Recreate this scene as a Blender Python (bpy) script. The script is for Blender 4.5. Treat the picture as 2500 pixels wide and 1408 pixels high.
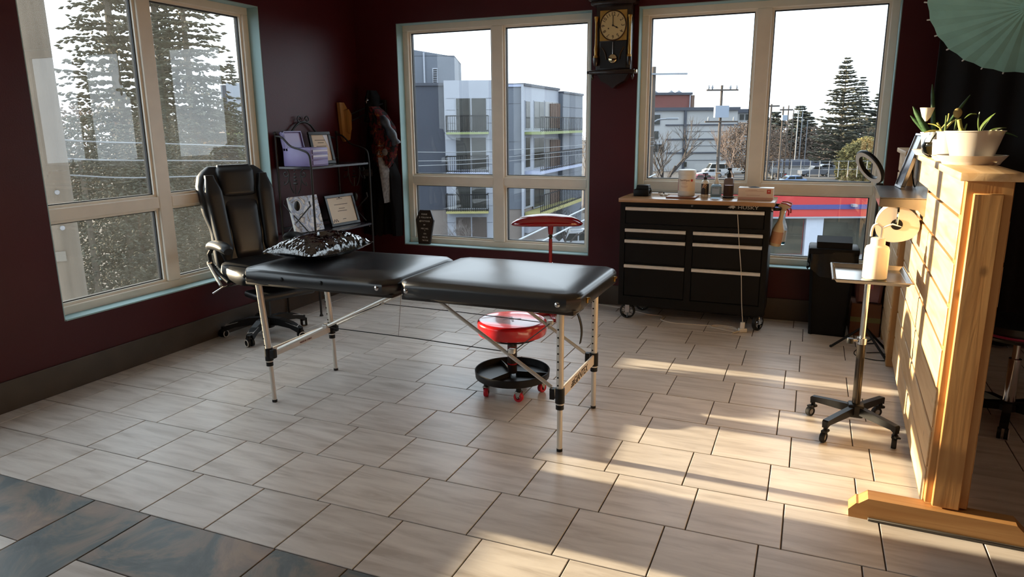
import bpy, bmesh, math, random
from math import sin, cos, pi, radians, sqrt, tan, atan2
from mathutils import Vector, Matrix, noise
random.seed(7)
sc = bpy.context.scene
for o in list(bpy.data.objects):
    bpy.data.objects.remove(o)
COL = sc.collection
# ------------------------------------------------------------------ camera
CAM = Vector((0.0, -1.74829, 1.45275))
CR = Vector((0.923327, 0.383933, -0.007906))
CU = Vector((-0.078775, 0.209518, 0.974626))
CF = Vector((-0.375848, 0.899276, -0.223698))
FPX = 1736.08                       # focal length in pixels of the 2500 px wide frame
cd = bpy.data.cameras.new('camera')
cd.sensor_fit = 'HORIZONTAL'; cd.sensor_width = 36.0; cd.lens = FPX / 2500 * 36
cd.clip_start = 0.05; cd.clip_end = 2000
cam = bpy.data.objects.new('camera', cd); COL.objects.link(cam)
mw = Matrix((CR, CU, -CF)).transposed().to_4x4(); mw.translation = CAM
cam.matrix_world = mw
sc.camera = cam
# ------------------------------------------------------------------ sky, sun, exposure
SKY = 2.8
w = bpy.data.worlds.new('sky'); sc.world = w; w.use_nodes = True
bg = w.node_tree.nodes['Background']
bg.inputs['Color'].default_value = (0.78, 0.89, 1.0, 1); bg.inputs['Strength'].default_value = SKY
SUN_ELEV = radians(9.0)
sd = bpy.data.lights.new('sun', 'SUN'); sd.energy = 18.0; sd.color = (1.0, 0.80, 0.54); sd.angle = radians(0.55)
sun = bpy.data.objects.new('sun', sd); COL.objects.link(sun)
sdir = Vector((cos(SUN_ELEV), -0.010, -sin(SUN_ELEV)))
sun.rotation_euler = sdir.to_track_quat('-Z', 'Y').to_euler(); sun.location = (-30, 0, 12)
vs = sc.view_settings
vs.view_transform = 'Standard'; vs.look = 'None'; vs.gamma = 1.0; vs.use_curve_mapping = False
vs.exposure = 0.3
sc.cycles.max_bounces = 10; sc.cycles.diffuse_bounces = 5; sc.cycles.glossy_bounces = 4
sc.cycles.transparent_max_bounces = 16; sc.cycles.transmission_bounces = 6
sc.cycles.sample_clamp_indirect = 6.0
sc.cycles.caustics_reflective = False; sc.cycles.caustics_refractive = False

# ------------------------------------------------------------------ materials
ALB = 1.0
def srgb(r, g, b):
    f = lambda c: (c / 255 / 12.92) if c / 255 <= 0.04045 else ((c / 255 + 0.055) / 1.055) ** 2.4
    return (f(r) * ALB, f(g) * ALB, f(b) * ALB, 1.0)
MATS = {}
def mat(name, col, rough=0.5, metal=0.0, var=0.0, scale=8.0, stretch=(1, 1, 1), bump=0.0, bscale=None, trans=0.0, sss=0.0, coat=0.0,
        spec=0.5, detail=4.0, rvar=0.0, alpha=1.0, col2=None, sheen=0.0, coords='Object', ior=None):
    """procedural Principled material: noise between two shades, optional fine relief."""
    if name in MATS: return MATS[name]
    m = bpy.data.materials.new(name); m.use_nodes = True; MATS[name] = m
    nt = m.node_tree; n = nt.nodes; L = nt.links; p = n['Principled BSDF']
    p.inputs['Base Color'].default_value = col; p.inputs['Roughness'].default_value = rough; p.inputs['Metallic'].default_value = metal
    p.inputs['Specular IOR Level'].default_value = spec
    if trans: p.inputs['Transmission Weight'].default_value = trans
    if ior: p.inputs['IOR'].default_value = ior
    if sss: p.inputs['Subsurface Weight'].default_value = sss; p.inputs['Subsurface Radius'].default_value = (.02, .015, .01)
    if coat: p.inputs['Coat Weight'].default_value = coat; p.inputs['Coat Roughness'].default_value = 0.06
    if sheen: p.inputs['Sheen Weight'].default_value = sheen
    if alpha < 1: p.inputs['Alpha'].default_value = alpha
    tc = n.new('ShaderNodeTexCoord'); mp = n.new('ShaderNodeMapping'); mp.inputs['Scale'].default_value = stretch
    L.new(tc.outputs[coords], mp.inputs['Vector'])
    nz = n.new('ShaderNodeTexNoise'); nz.inputs['Scale'].default_value = scale; nz.inputs['Detail'].default_value = detail
    L.new(mp.outputs['Vector'], nz.inputs['Vector'])
    rp = n.new('ShaderNodeValToRGB'); rp.color_ramp.elements[0].position = 0.32; rp.color_ramp.elements[1].position = 0.68
    if col2 is None:
        v = max(var, 0.02)
        a = [max(0, c * (1 - v)) for c in col[:3]] + [1]; b = [min(1, c * (1 + v)) for c in col[:3]] + [1]
    else: a, b = col, col2
    rp.color_ramp.elements[0].color = a; rp.color_ramp.elements[1].color = b
    L.new(nz.outputs['Fac'], rp.inputs['Fac']); L.new(rp.outputs['Color'], p.inputs['Base Color'])
    if rvar:
        mr = n.new('ShaderNodeMapRange'); mr.inputs['To Min'].default_value = max(0, rough - rvar); mr.inputs['To Max'].default_value = min(1, rough + rvar)
        L.new(nz.outputs['Fac'], mr.inputs['Value']); L.new(mr.outputs['Result'], p.inputs['Roughness'])
    if bump:
        nb = n.new('ShaderNodeTexNoise'); nb.inputs['Scale'].default_value = bscale or scale * 4; nb.inputs['Detail'].default_value = 3
        L.new(mp.outputs['Vector'], nb.inputs['Vector'])
        bp = n.new('ShaderNodeBump'); bp.inputs['Strength'].default_value = bump; bp.inputs['Distance'].default_value = 0.01
        L.new(nb.outputs['Fac'], bp.inputs['Height']); L.new(bp.outputs['Normal'], p.inputs['Normal'])
    return m
def glass_mat(name, tint=(1, 1, 1, 1), boost=1.7, haze=0.0, hazecol=(.8, .78, .72, 1), ior=1.5, hscale=2.0):
    """window glass: clear pass-through, Fresnel reflection of two panes, thin film of dust."""
    m = bpy.data.materials.new(name); m.use_nodes = True; MATS[name] = m
    nt = m.node_tree; n = nt.nodes; L = nt.links; n.clear()
    out = n.new('ShaderNodeOutputMaterial'); tr = n.new('ShaderNodeBsdfTransparent'); tr.inputs['Color'].default_value = tint
    gl = n.new('ShaderNodeBsdfGlossy'); gl.inputs['Roughness'].default_value = 0.0
    fr = n.new('ShaderNodeFresnel'); fr.inputs['IOR'].default_value = ior
    mu = n.new('ShaderNodeMath'); mu.operation = 'MULTIPLY'; mu.inputs[1].default_value = boost; mu.use_clamp = True
    L.new(fr.outputs[0], mu.inputs[0])
    mx = n.new('ShaderNodeMixShader'); L.new(mu.outputs[0], mx.inputs[0]); L.new(tr.outputs[0], mx.inputs[1]); L.new(gl.outputs[0], mx.inputs[2])
    last = mx
    if haze:
        tl = n.new('ShaderNodeBsdfTranslucent'); tl.inputs['Color'].default_value = hazecol
        tc = n.new('ShaderNodeTexCoord'); nz = n.new('ShaderNodeTexNoise'); nz.inputs['Scale'].default_value = hscale; nz.inputs['Detail'].default_value = 8
        nz.inputs['Roughness'].default_value = 0.7
        L.new(tc.outputs['Object'], nz.inputs['Vector'])
        mr = n.new('ShaderNodeMapRange'); mr.inputs['From Min'].default_value = .3; mr.inputs['From Max'].default_value = .75
        mr.inputs['To Min'].default_value = haze * .5; mr.inputs['To Max'].default_value = haze * 1.8
        L.new(nz.outputs['Fac'], mr.inputs['Value'])
        m2 = n.new('ShaderNodeMixShader'); L.new(mr.outputs[0], m2.inputs[0]); L.new(mx.outputs[0], m2.inputs[1]); L.new(tl.outputs[0], m2.inputs[2]); last = m2
    L.new(last.outputs[0], out.inputs['Surface'])
    return m

# ------------------------------------------------------------------ mesh building
class MB:
    def __init__(s): s.v = []; s.f = []; s.sm = []
    def add(s, vs, fs, smooth=False):
        k = len(s.v); s.v += [tuple(v) for v in vs]
        for f in fs: s.f.append(tuple(i + k for i in f)); s.sm.append(smooth)
        return s
    def box(s, lo, hi, M=None):
        x0, y0, z0 = lo; x1, y1, z1 = hi
        vs = [Vector(p) for p in ((x0, y0, z0), (x1, y0, z0), (x1, y1, z0), (x0, y1, z0), (x0, y0, z1), (x1, y0, z1), (x1, y1, z1), (x0, y1, z1))]
        if M: vs = [M @ v for v in vs]
        return s.add(vs, [(0, 3, 2, 1), (4, 5, 6, 7), (0, 1, 5, 4), (1, 2, 6, 5), (2, 3, 7, 6), (3, 0, 4, 7)])
    def rbox(s, lo, hi, r=0.01, seg=2, M=None, smooth=True):
        bm = bmesh.new(); bmesh.ops.create_cube(bm, size=1)
        d = [hi[i] - lo[i] for i in range(3)]; c = [(hi[i] + lo[i]) / 2 for i in range(3)]
        for v in bm.verts: v.co = Vector([v.co[i] * d[i] + c[i] for i in range(3)])
        r = min(r, min(d) * 0.49)
        bmesh.ops.bevel(bm, geom=bm.edges[:], offset=r, segments=seg, affect='EDGES', profile=0.5)
        bm.verts.index_update()
        vs = [v.co.copy() for v in bm.verts]
        if M: vs = [M @ v for v in vs]
        s.add(vs, [[v.index for v in f.verts] for f in bm.faces], smooth); bm.free(); return s
    def cyl(s, p0, p1, r0, r1=None, n=16, caps=True, smooth=True):
        p0 = Vector(p0); p1 = Vector(p1); r1 = r0 if r1 is None else r1
        d = (p1 - p0).normalized(); a = d.orthogonal().normalized(); b = d.cross(a)
        vs = []
        for p, r in ((p0, r0), (p1, r1)):
            for i in range(n):
                t = 2 * pi * i / n; vs.append(p + a * (r * cos(t)) + b * (r * sin(t)))
        s.add(vs, [(i, (i + 1) % n, n + (i + 1) % n, n + i) for i in range(n)], smooth)
        if caps:
            k = len(s.v) - 2 * n
            s.f.append(tuple(k + i for i in reversed(range(n)))); s.sm.append(False)
            s.f.append(tuple(k + n + i for i in range(n))); s.sm.append(False)
        return s
    def tube(s, pts, r, n=8, caps=True, closed=False):
        pts = [Vector(p) for p in pts]; m = len(pts)
        rs = r if isinstance(r, (list, tuple)) else [r] * m
        prev = None; rings = []
        for i, p in enumerate(pts):
            if closed: d = pts[(i + 1) % m] - pts[i - 1]
            else: d = pts[min(i + 1, m - 1)] - pts[max(i - 1, 0)]
            d = d.normalized() if d.length > 1e-9 else Vector((0, 0, 1))
            a = d.orthogonal().normalized() if prev is None else (prev - d * prev.dot(d))
            a = a.normalized() if a.length > 1e-6 else d.orthogonal().normalized()
            prev = a; b = d.cross(a)
            rings.append([p + a * (rs[i] * cos(2 * pi * k / n)) + b * (rs[i] * sin(2 * pi * k / n)) for k in range(n)])
        vs = [v for rg in rings for v in rg]; fs = []
        for i in range(m if closed else m - 1):
            j = (i + 1) % m
            for k in range(n): fs.append((i * n + k, i * n + (k + 1) % n, j * n + (k + 1) % n, j * n + k))
        s.add(vs, fs, True)
        if caps and not closed:
            k = len(s.v) - len(vs)
            s.f.append(tuple(k + i for i in reversed(range(n)))); s.sm.append(False)
            s.f.append(tuple(k + (m - 1) * n + i for i in range(n))); s.sm.append(False)
        return s
    def lathe(s, prof, c=(0, 0, 0), n=24, M=None, smooth=True, sx=1, sy=1):
        """prof: list of (r, z); closes to the axis where r is 0."""
        c = Vector(c); vs = []; fs = []; idx = []
        for r, z in prof:
            if r < 1e-6: idx.append([len(vs)]); vs.append(Vector((0, 0, z)))
            else:
                idx.append(list(range(len(vs), len(vs) + n)))
                vs += [Vector((r * cos(2 * pi * i / n) * sx, r * sin(2 * pi * i / n) * sy, z)) for i in range(n)]
        for a, b in zip(idx, idx[1:]):
            for i in range(n):
                j = (i + 1) % n
                if len(a) == 1 and len(b) == 1: continue
                if len(a) == 1: fs.append((a[0], b[j], b[i]))
                elif len(b) == 1: fs.append((a[i], a[j], b[0]))
                else: fs.append((a[i], a[j], b[j], b[i]))
        if M: vs = [M @ v for v in vs]
        return s.add([v + c for v in vs], fs, smooth)
    def prism(s, poly, y0, y1, M=None, smooth=False):
        """poly in (x, z), extruded along y."""
        n = len(poly); vs = [Vector((x, y0, z)) for x, z in poly] + [Vector((x, y1, z)) for x, z in poly]
        if M: vs = [M @ v for v in vs]
        s.add(vs, [(i, (i + 1) % n, n + (i + 1) % n, n + i) for i in range(n)], smooth)
        k = len(s.v) - 2 * n
        s.f.append(tuple(k + i for i in reversed(range(n)))); s.sm.append(False)
        s.f.append(tuple(k + n + i for i in range(n))); s.sm.append(False)
        return s
    def sphere(s, c, r, n=16, m=8, sc=(1, 1, 1)):
        prof = [(sin(pi * i / m) * r, -cos(pi * i / m) * r) for i in range(m + 1)]; prof[0] = (0, -r); prof[-1] = (0, r)
        return s.lathe(prof, c, n, M=Matrix.Diagonal((*sc, 1)))
    def grid(s, fn, nu, nv, smooth=True, close=False):
        vs = [fn(i / nu, j / nv) for j in range(nv + 1) for i in range(nu + 1)]
        return s.add(vs, [(j * (nu + 1) + i, j * (nu + 1) + i + 1, (j + 1) * (nu + 1) + i + 1, (j + 1) * (nu + 1) + i) for j in range(nv) for i in range(nu)], smooth)
    def mesh(s, name):
        me = bpy.data.meshes.new(name); me.from_pydata([tuple(v) for v in s.v], [], s.f)
        me.polygons.foreach_set('use_smooth', s.sm); me.update()
        bm = bmesh.new(); bm.from_mesh(me); bmesh.ops.recalc_face_normals(bm, faces=bm.faces[:]); bm.to_mesh(me); bm.free()
        if any(s.sm): me.set_sharp_from_angle(angle=radians(38))
        return me
def link(name, data, m=None, parent=None, world=True):
    o = bpy.data.objects.new(name, data); COL.objects.link(o)
    if m is not None and data is not None:
        data.materials.clear(); data.materials.append(m)
    if parent is not None:
        o.parent = parent
        if world: o.location = -Vector(BASE.get(parent.name, (0, 0, 0)))
    return o
BASE = {}      # world position of a root or part whose children are given in world coordinates
def part(name, b, m, parent, world=True):
    """one mesh object under parent; coordinates are world ones (root has no rotation) unless world=False."""
    me = b.mesh(name) if isinstance(b, MB) else b
    o = link(name, me, m, parent, world)
    if world: BASE[o.name] = (0, 0, 0)
    return o
def sub(name, b, m, parent):
    o = link(name, b.mesh(name) if isinstance(b, MB) else b, m); o.parent = parent; return o
def tag(o, label, cat, group=None):
    o['label'] = label; o['category'] = cat
    if group: o['group'] = group
    return o
def thing(name, label, cat, loc=(0, 0, 0), group=None, rz=0.0):
    o = bpy.data.objects.new(name, None); COL.objects.link(o); o.location = loc; o.rotation_euler = (0, 0, rz)
    o.empty_display_size = 0.1; BASE[o.name] = tuple(loc)
    return tag(o, label, cat, group)
def solo(name, b, m, label, cat, group=None, loc=None):
    me = b.mesh(name) if isinstance(b, MB) else b
    o = link(name, me, m)
    if loc is not None: o.location = loc
    return tag(o, label, cat, group)
def struct(name, b, m, parent=None):
    o = link(name, b.mesh(name), m, parent)
    if parent is None: o['kind'] = 'structure'
    BASE[o.name] = (0, 0, 0)
    return o
def copy_tree(o, parent=None):
    c = o.copy(); COL.objects.link(c); c.parent = parent
    for ch in list(o.children): copy_tree(ch, c)
    return c
FONT_CACHE = {}
def text_mesh(txt, size, ext=0.001, align='CENTER', M=None):
    """lettering as a flat mesh in the xz plane, facing -y."""
    cu = bpy.data.curves.new('lettering', 'FONT'); cu.body = txt; cu.size = size; cu.align_x = align; cu.align_y = 'CENTER'
    cu.extrude = ext; cu.resolution_u = 2; cu.fill_mode = 'FRONT' if ext == 0 else 'BOTH'
    o = bpy.data.objects.new('lettering', cu); COL.objects.link(o)
    dg = bpy.context.evaluated_depsgraph_get(); dg.update()
    me = bpy.data.meshes.new_from_object(o.evaluated_get(dg)); bpy.data.objects.remove(o); bpy.data.curves.remove(cu)
    R0 = Matrix.Rotation(pi / 2, 4, 'X')
    me.transform((M @ R0) if M else R0)
    return me
def Mloc(x, y, z, rz=0, rx=0, ry=0):
    return Matrix.Translation((x, y, z)) @ Matrix.Rotation(rz, 4, 'Z') @ Matrix.Rotation(rx, 4, 'X') @ Matrix.Rotation(ry, 4, 'Y')
def smoothpath(pts, k=6):
    """Catmull-Rom through pts."""
    P = [Vector(p) for p in pts]; P = [P[0] * 2 - P[1]] + P + [P[-1] * 2 - P[-2]]; out = []
    for i in range(1, len(P) - 2):
        for j in range(k):
            t = j / k; a, b, c, d = P[i - 1:i + 3]
            out.append(0.5 * ((2 * b) + (c - a) * t + (2 * a - 5 * b + 4 * c - d) * t * t + (3 * b - a - 3 * c + d) * t ** 3))
    return out + [P[-2]]
def ray(u, v): return CF + CR * ((u - 1250) / FPX) + CU * ((704 - v) / FPX)
FH = Vector((CF.x, CF.y, 0)).normalized(); RH = Vector((FH.y, -FH.x, 0))
def far(u, v, D):
    """point seen at photo pixel (u, v), D metres away measured level along the view."""
    d = ray(u, v); return CAM + d * (D / d.dot(FH))
# ------------------------------------------------------------------ shared materials
maroon = mat('maroon_paint', srgb(70, 20, 27), spec=.3, rough=0.42, var=0.06, scale=3, bump=0.08, bscale=140)
teal = mat('pale_teal_paint', srgb(150, 182, 184), rough=0.55, var=0.03, scale=6)
vinyl = mat('cream_vinyl', srgb(236, 228, 214), rough=0.35, var=0.03, scale=10)
gasket = mat('black_gasket', srgb(22, 22, 24), rough=0.6)
basetile = mat('brown_baseboard_tile', srgb(70, 60, 50), rough=0.45, var=0.18, scale=5, bump=0.05)
ceilm = mat('ceiling_paint', srgb(232, 228, 222), rough=0.9, var=0.02)
grout = mat('dark_grout', srgb(62, 52, 44), rough=0.9, var=0.15, scale=30)
def tile_mat(name, c1, c2, c3):
    m = bpy.data.materials.new(name); m.use_nodes = True; nt = m.node_tree; n = nt.nodes; L = nt.links; p = n['Principled BSDF']
    g = n.new('ShaderNodeNewGeometry'); oi = n.new('ShaderNodeObjectInfo')
    ad = n.new('ShaderNodeVectorMath'); ad.operation = 'ADD'
    sca = n.new('ShaderNodeVectorMath'); sca.operation = 'SCALE'; sca.inputs['Scale'].default_value = 37.0
    cx = n.new('ShaderNodeCombineXYZ'); L.new(oi.outputs['Random'], cx.inputs[0]); L.new(oi.outputs['Random'], cx.inputs[1])
    L.new(cx.outputs[0], sca.inputs[0]); L.new(g.outputs['Position'], ad.inputs[0]); L.new(sca.outputs[0], ad.inputs[1])
    mp = n.new('ShaderNodeMapping'); mp.inputs['Scale'].default_value = (1.2, 9.0, 1.0); L.new(ad.outputs[0], mp.inputs['Vector'])
    nz = n.new('ShaderNodeTexNoise'); nz.inputs['Scale'].default_value = 2.2; nz.inputs['Detail'].default_value = 7; nz.inputs['Roughness'].default_value = .6; nz.inputs['Distortion'].default_value = .5
    L.new(mp.outputs[0], nz.inputs['Vector'])
    rp = n.new('ShaderNodeValToRGB'); e = rp.color_ramp.elements
    e[0].position = .30; e[0].color = c1; e[1].position = .72; e[1].color = c3; k = e.new(.5); k.color = c2
    L.new(nz.outputs['Fac'], rp.inputs['Fac'])
    hs = n.new('ShaderNodeHueSaturation'); mr = n.new('ShaderNodeMapRange'); mr.inputs['To Min'].default_value = .93; mr.inputs['To Max'].default_value = 1.06
    L.new(oi.outputs['Random'], mr.inputs['Value']); L.new(mr.outputs[0], hs.inputs['Value']); L.new(rp.outputs[0], hs.inputs['Color'])
    L.new(hs.outputs[0], p.inputs['Base Color'])
    p.inputs['Roughness'].default_value = 0.34; p.inputs['Specular IOR Level'].default_value = 0.42
    bp = n.new('ShaderNodeBump'); bp.inputs['Strength'].default_value = .04; bp.inputs['Distance'].default_value = .01
    L.new(nz.outputs['Fac'], bp.inputs['Height']); L.new(bp.outputs[0], p.inputs['Normal'])
    MATS[name] = m; return m
tilem = tile_mat('beige_streaked_tile', srgb(188, 178, 168), srgb(214, 206, 198), srgb(230, 223, 215))
def slate_mat():
    m = bpy.data.materials.new('slate'); m.use_nodes = True; nt = m.node_tree; n = nt.nodes; L = nt.links; p = n['Principled BSDF']
    g = n.new('ShaderNodeNewGeometry'); oi = n.new('ShaderNodeObjectInfo'); cx = n.new('ShaderNodeCombineXYZ')
    mu = n.new('ShaderNodeMath'); mu.operation = 'MULTIPLY'; mu.inputs[1].default_value = 19.0; L.new(oi.outputs['Random'], mu.inputs[0])
    L.new(mu.outputs[0], cx.inputs[2])
    ad = n.new('ShaderNodeVectorMath'); L.new(g.outputs['Position'], ad.inputs[0]); L.new(cx.outputs[0], ad.inputs[1])
    nz = n.new('ShaderNodeTexNoise'); nz.inputs['Scale'].default_value = 3.2; nz.inputs['Detail'].default_value = 9; nz.inputs['Roughness'].default_value = .62; nz.inputs['Distortion'].default_value = 1.4
    L.new(ad.outputs[0], nz.inputs['Vector'])
    rp = n.new('ShaderNodeValToRGB'); e = rp.color_ramp.elements
    e[0].position = .30; e[0].color = srgb(80, 88, 92); e[1].position = .70; e[1].color = srgb(164, 144, 126)
    for pos, c in ((.44, (100, 108, 110)), (.52, (130, 124, 116)), (.60, (146, 130, 120))): k = e.new(pos); k.color = srgb(*c)
    L.new(nz.outputs['Fac'], rp.inputs['Fac']); L.new(rp.outputs[0], p.inputs['Base Color'])
    p.inputs['Roughness'].default_value = .42
    bp = n.new('ShaderNodeBump'); bp.inputs['Strength'].default_value = .25; bp.inputs['Distance'].default_value = .01
    L.new(nz.outputs['Fac'], bp.inputs['Height']); L.new(bp.outputs[0], p.inputs['Normal'])
    return m
slatem = slate_mat()
def wood_mat(name, c1, c2, axis=1, rough=0.5, scale=3.0, knots=True):
    """long grain along one axis with a few knots."""
    m = bpy.data.materials.new(name); m.use_nodes = True; nt = m.node_tree; n = nt.nodes; L = nt.links; p = n['Principled BSDF']
    tc = n.new('ShaderNodeTexCoord'); oi = n.new('ShaderNodeObjectInfo'); mp = n.new('ShaderNodeMapping')
    st = [9.0, 9.0, 9.0]; st[axis] = 0.7; mp.inputs['Scale'].default_value = st
    cx = n.new('ShaderNodeCombineXYZ'); mu = n.new('ShaderNodeMath'); mu.operation = 'MULTIPLY'; mu.inputs[1].default_value = 53.0
    L.new(oi.outputs['Random'], mu.inputs[0])
    for i in range(3): L.new(mu.outputs[0], cx.inputs[i])
    L.new(tc.outputs['Object'], mp.inputs['Vector']); L.new(cx.outputs[0], mp.inputs['Location'])
    nz = n.new('ShaderNodeTexNoise'); nz.inputs['Scale'].default_value = scale; nz.inputs['Detail'].default_value = 6; nz.inputs['Distortion'].default_value = .8
    L.new(mp.outputs[0], nz.inputs['Vector'])
    rp = n.new('ShaderNodeValToRGB'); e = rp.color_ramp.elements; e[0].position = .33; e[0].color = c1; e[1].position = .66; e[1].color = c2
    L.new(nz.outputs['Fac'], rp.inputs['Fac']); col = rp.outputs[0]
    if knots:
        vo = n.new('ShaderNodeTexVoronoi'); vo.inputs['Scale'].default_value = 3.4; m2 = n.new('ShaderNodeMapping')
        s2 = [1.6, 1.6, 1.6]; s2[axis] = 1.0; m2.inputs['Scale'].default_value = s2
        L.new(tc.outputs['Object'], m2.inputs['Vector']); L.new(cx.outputs[0], m2.inputs['Location']); L.new(m2.outputs[0], vo.inputs['Vector'])
        kr = n.new('ShaderNodeValToRGB'); ke = kr.color_ramp.elements; ke[0].position = .03; ke[0].color = (.75, .75, .75, 1); ke[1].position = .085; ke[1].color = (0, 0, 0, 1)
        L.new(vo.outputs['Distance'], kr.inputs['Fac'])
        mx = n.new('ShaderNodeMixRGB'); L.new(kr.outputs[0], mx.inputs[0]); L.new(col, mx.inputs[1]); mx.inputs[2].default_value = [c * .35 for c in c1[:3]] + [1]; col = mx.outputs[0]
    L.new(col, p.inputs['Base Color']); p.inputs['Roughness'].default_value = rough
    bp = n.new('ShaderNodeBump'); bp.inputs['Strength'].default_value = .08; bp.inputs['Distance'].default_value = .01
    L.new(nz.outputs['Fac'], bp.inputs['Height']); L.new(bp.outputs[0], p.inputs['Normal'])
    MATS[name] = m; return m
pine_y = wood_mat('pine_boards', srgb(200, 160, 112), srgb(220, 188, 146), axis=1)
pine_z = wood_mat('pine_post', srgb(170, 120, 68), srgb(192, 146, 92), axis=2)
pine_x = wood_mat('pine_foot', srgb(170, 120, 68), srgb(192, 146, 92), axis=0)
blackmetal = mat('black_powdercoat', srgb(18, 17, 18), spec=.35, rough=0.38, var=0.1, scale=20)
blackplastic = mat('black_plastic', srgb(16, 16, 17), spec=.3, rough=0.42, var=0.08, scale=20)
blackleather = mat('black_vinyl_leather', srgb(21, 22, 26), rough=0.29, var=0.08, scale=14, spec=.85)
chairleather = mat('black_chair_leather', srgb(23, 23, 25), rough=0.42, var=0.1, scale=14, bump=0.03, bscale=160)
alu = mat('brushed_aluminium', srgb(216, 212, 204), rough=0.30, metal=0.35, var=0.05, scale=30, stretch=(1, 1, .1))
chrome = mat('chrome', srgb(205, 205, 205), rough=0.12, metal=1.0)
steel = mat('stainless_steel', srgb(176, 172, 166), rough=0.2, metal=1.0, var=0.04, scale=20)
iron = mat('wrought_iron', srgb(20, 19, 19), rough=0.5, var=0.2, scale=30, bump=0.1)
redgloss = mat('red_gloss_vinyl', srgb(196, 30, 36), rough=0.2, var=0.05, coat=0.5)
redpaint = mat('red_paint', srgb(150, 16, 26), rough=0.25, var=0.05, coat=0.4)
redwheel = mat('red_polyurethane', srgb(196, 26, 48), rough=0.35)
whiteplastic = mat('white_plastic', srgb(228, 226, 220), rough=0.4, var=0.02)
greyplastic = mat('grey_plastic', srgb(190, 192, 194), rough=0.4, var=0.03)
rubber = mat('black_rubber', srgb(18, 18, 18), rough=0.7)
ink = mat('dark_ink', srgb(52, 48, 46), rough=0.7)
whiteink = mat('white_lettering', srgb(226, 222, 214), rough=0.6)
paper = mat('certificate_paper', srgb(222, 206, 184), rough=0.7, var=0.03, scale=6)
darkwood = mat('dark_clock_wood', srgb(34, 20, 15), rough=0.3, var=0.25, scale=10, stretch=(6, 6, 1), coat=0.3)
brass = mat('aged_brass', srgb(190, 150, 80), rough=0.3, metal=0.85, var=0.12, scale=30)
# ------------------------------------------------------------------ floor
XL, YB, XR, YR, ZC = -3.82, 3.84, 4.2, -4.4, 2.85
T = 0.33; GAP = 0.005
floor = struct('floor', MB().box((XL - .15, YR - .15, -0.10), (XR + .15, YB + .15, -0.004)), grout)
def tile_mesh(name, wx, wy):
    b = MB(); x, y, e = wx / 2, wy / 2, .0015
    lo = [(-x, -y, -.014), (x, -y, -.014), (x, y, -.014), (-x, y, -.014)]
    md = [(-x, -y, -e), (x, -y, -e), (x, y, -e), (-x, y, -e)]
    tp = [(-x + e, -y + e, 0), (x - e, -y + e, 0), (x - e, y - e, 0), (-x + e, y - e, 0)]
    fs = [(8, 9, 10, 11)] + [(i, (i + 1) % 4, 4 + (i + 1) % 4, 4 + i) for i in range(4)] + [(4 + i, 4 + (i + 1) % 4, 8 + (i + 1) % 4, 8 + i) for i in range(4)]
    return b.add(lo + md + tp, fs).mesh(name)
TILE_CACHE = {}
def put_tile(name, x0, x1, y0, y1, m):
    wx, wy = round(x1 - x0 - GAP, 4), round(y1 - y0 - GAP, 4)
    if wx < .02 or wy < .02: return
    key = (name, wx, wy)
    if key not in TILE_CACHE:
        TILE_CACHE[key] = tile_mesh(name, wx, wy); TILE_CACHE[key].materials.append(m)
    o = bpy.data.objects.new(name, TILE_CACHE[key]); COL.objects.link(o); o.parent = floor
    o.location = ((x0 + x1) / 2, (y0 + y1) / 2, random.uniform(-.0004, 0))
rest = MB()
def rest_tile(x0, x1, y0, y1):
    g = GAP / 2; rest.box((x0 + g, y0 + g, -.014), (x1 - g, y1 - g, 0))
for r in range(12):
    off = (0.992 + .0112 * r) if r % 2 == 0 else (0.79 + .011 * (r - 1))
    y0, y1 = r * T, min((r + 1) * T, YB)
    for k in range(-14, 15):
        x0, x1 = (off + k - 1) * T, (off + k) * T
        x0c, x1c = max(x0, XL), min(x1, XR)
        if x1c - x0c < .03: continue
        if x0 < 1.75: put_tile('floor_tile', x0c, x1c, y0, y1, tilem)
        else: rest_tile(x0c, x1c, y0, y1)
# slate border: long tiles laid along it in turn with long tiles laid across it, beige tiles between
xs = -3.755; horiz = False; cells = []
xs = -2.55 - .60 - .305 - .60
while xs < 3.0:
    cells.append((xs, xs + .60, -.31, 0.0, 'h')); cells.append((xs + .60, xs + .905, -.615, 0.0, 'v')); xs += .905
for (x0, x1, y0, y1, t) in cells:
    x0c, x1c = max(x0, XL), min(x1, XR)
    if x1c - x0c < .03: continue
    if x0 < 1.5: put_tile('slate_tile', x0c, x1c, y0, y1, slatem)
    else: rest_tile(x0c, x1c, y0, y1)
    if t == 'h':
        if -2.9 < x0 < -.8: put_tile('floor_tile', x0c, (x0c + x1c) / 2, -.615, -.31, tilem); put_tile('floor_tile', (x0c + x1c) / 2, x1c, -.615, -.31, tilem)
        else: rest_tile(x0c, x1c, -.615, -.31)
yy = -.615
while yy > YR + .05:
    x = XL
    while x < XR - .05: rest_tile(x, min(x + T, XR), max(yy - T, YR), yy); x += T
    yy -= T
ro = part('tile_field', rest, tilem, floor); ro['kind'] = 'stuff'
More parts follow.
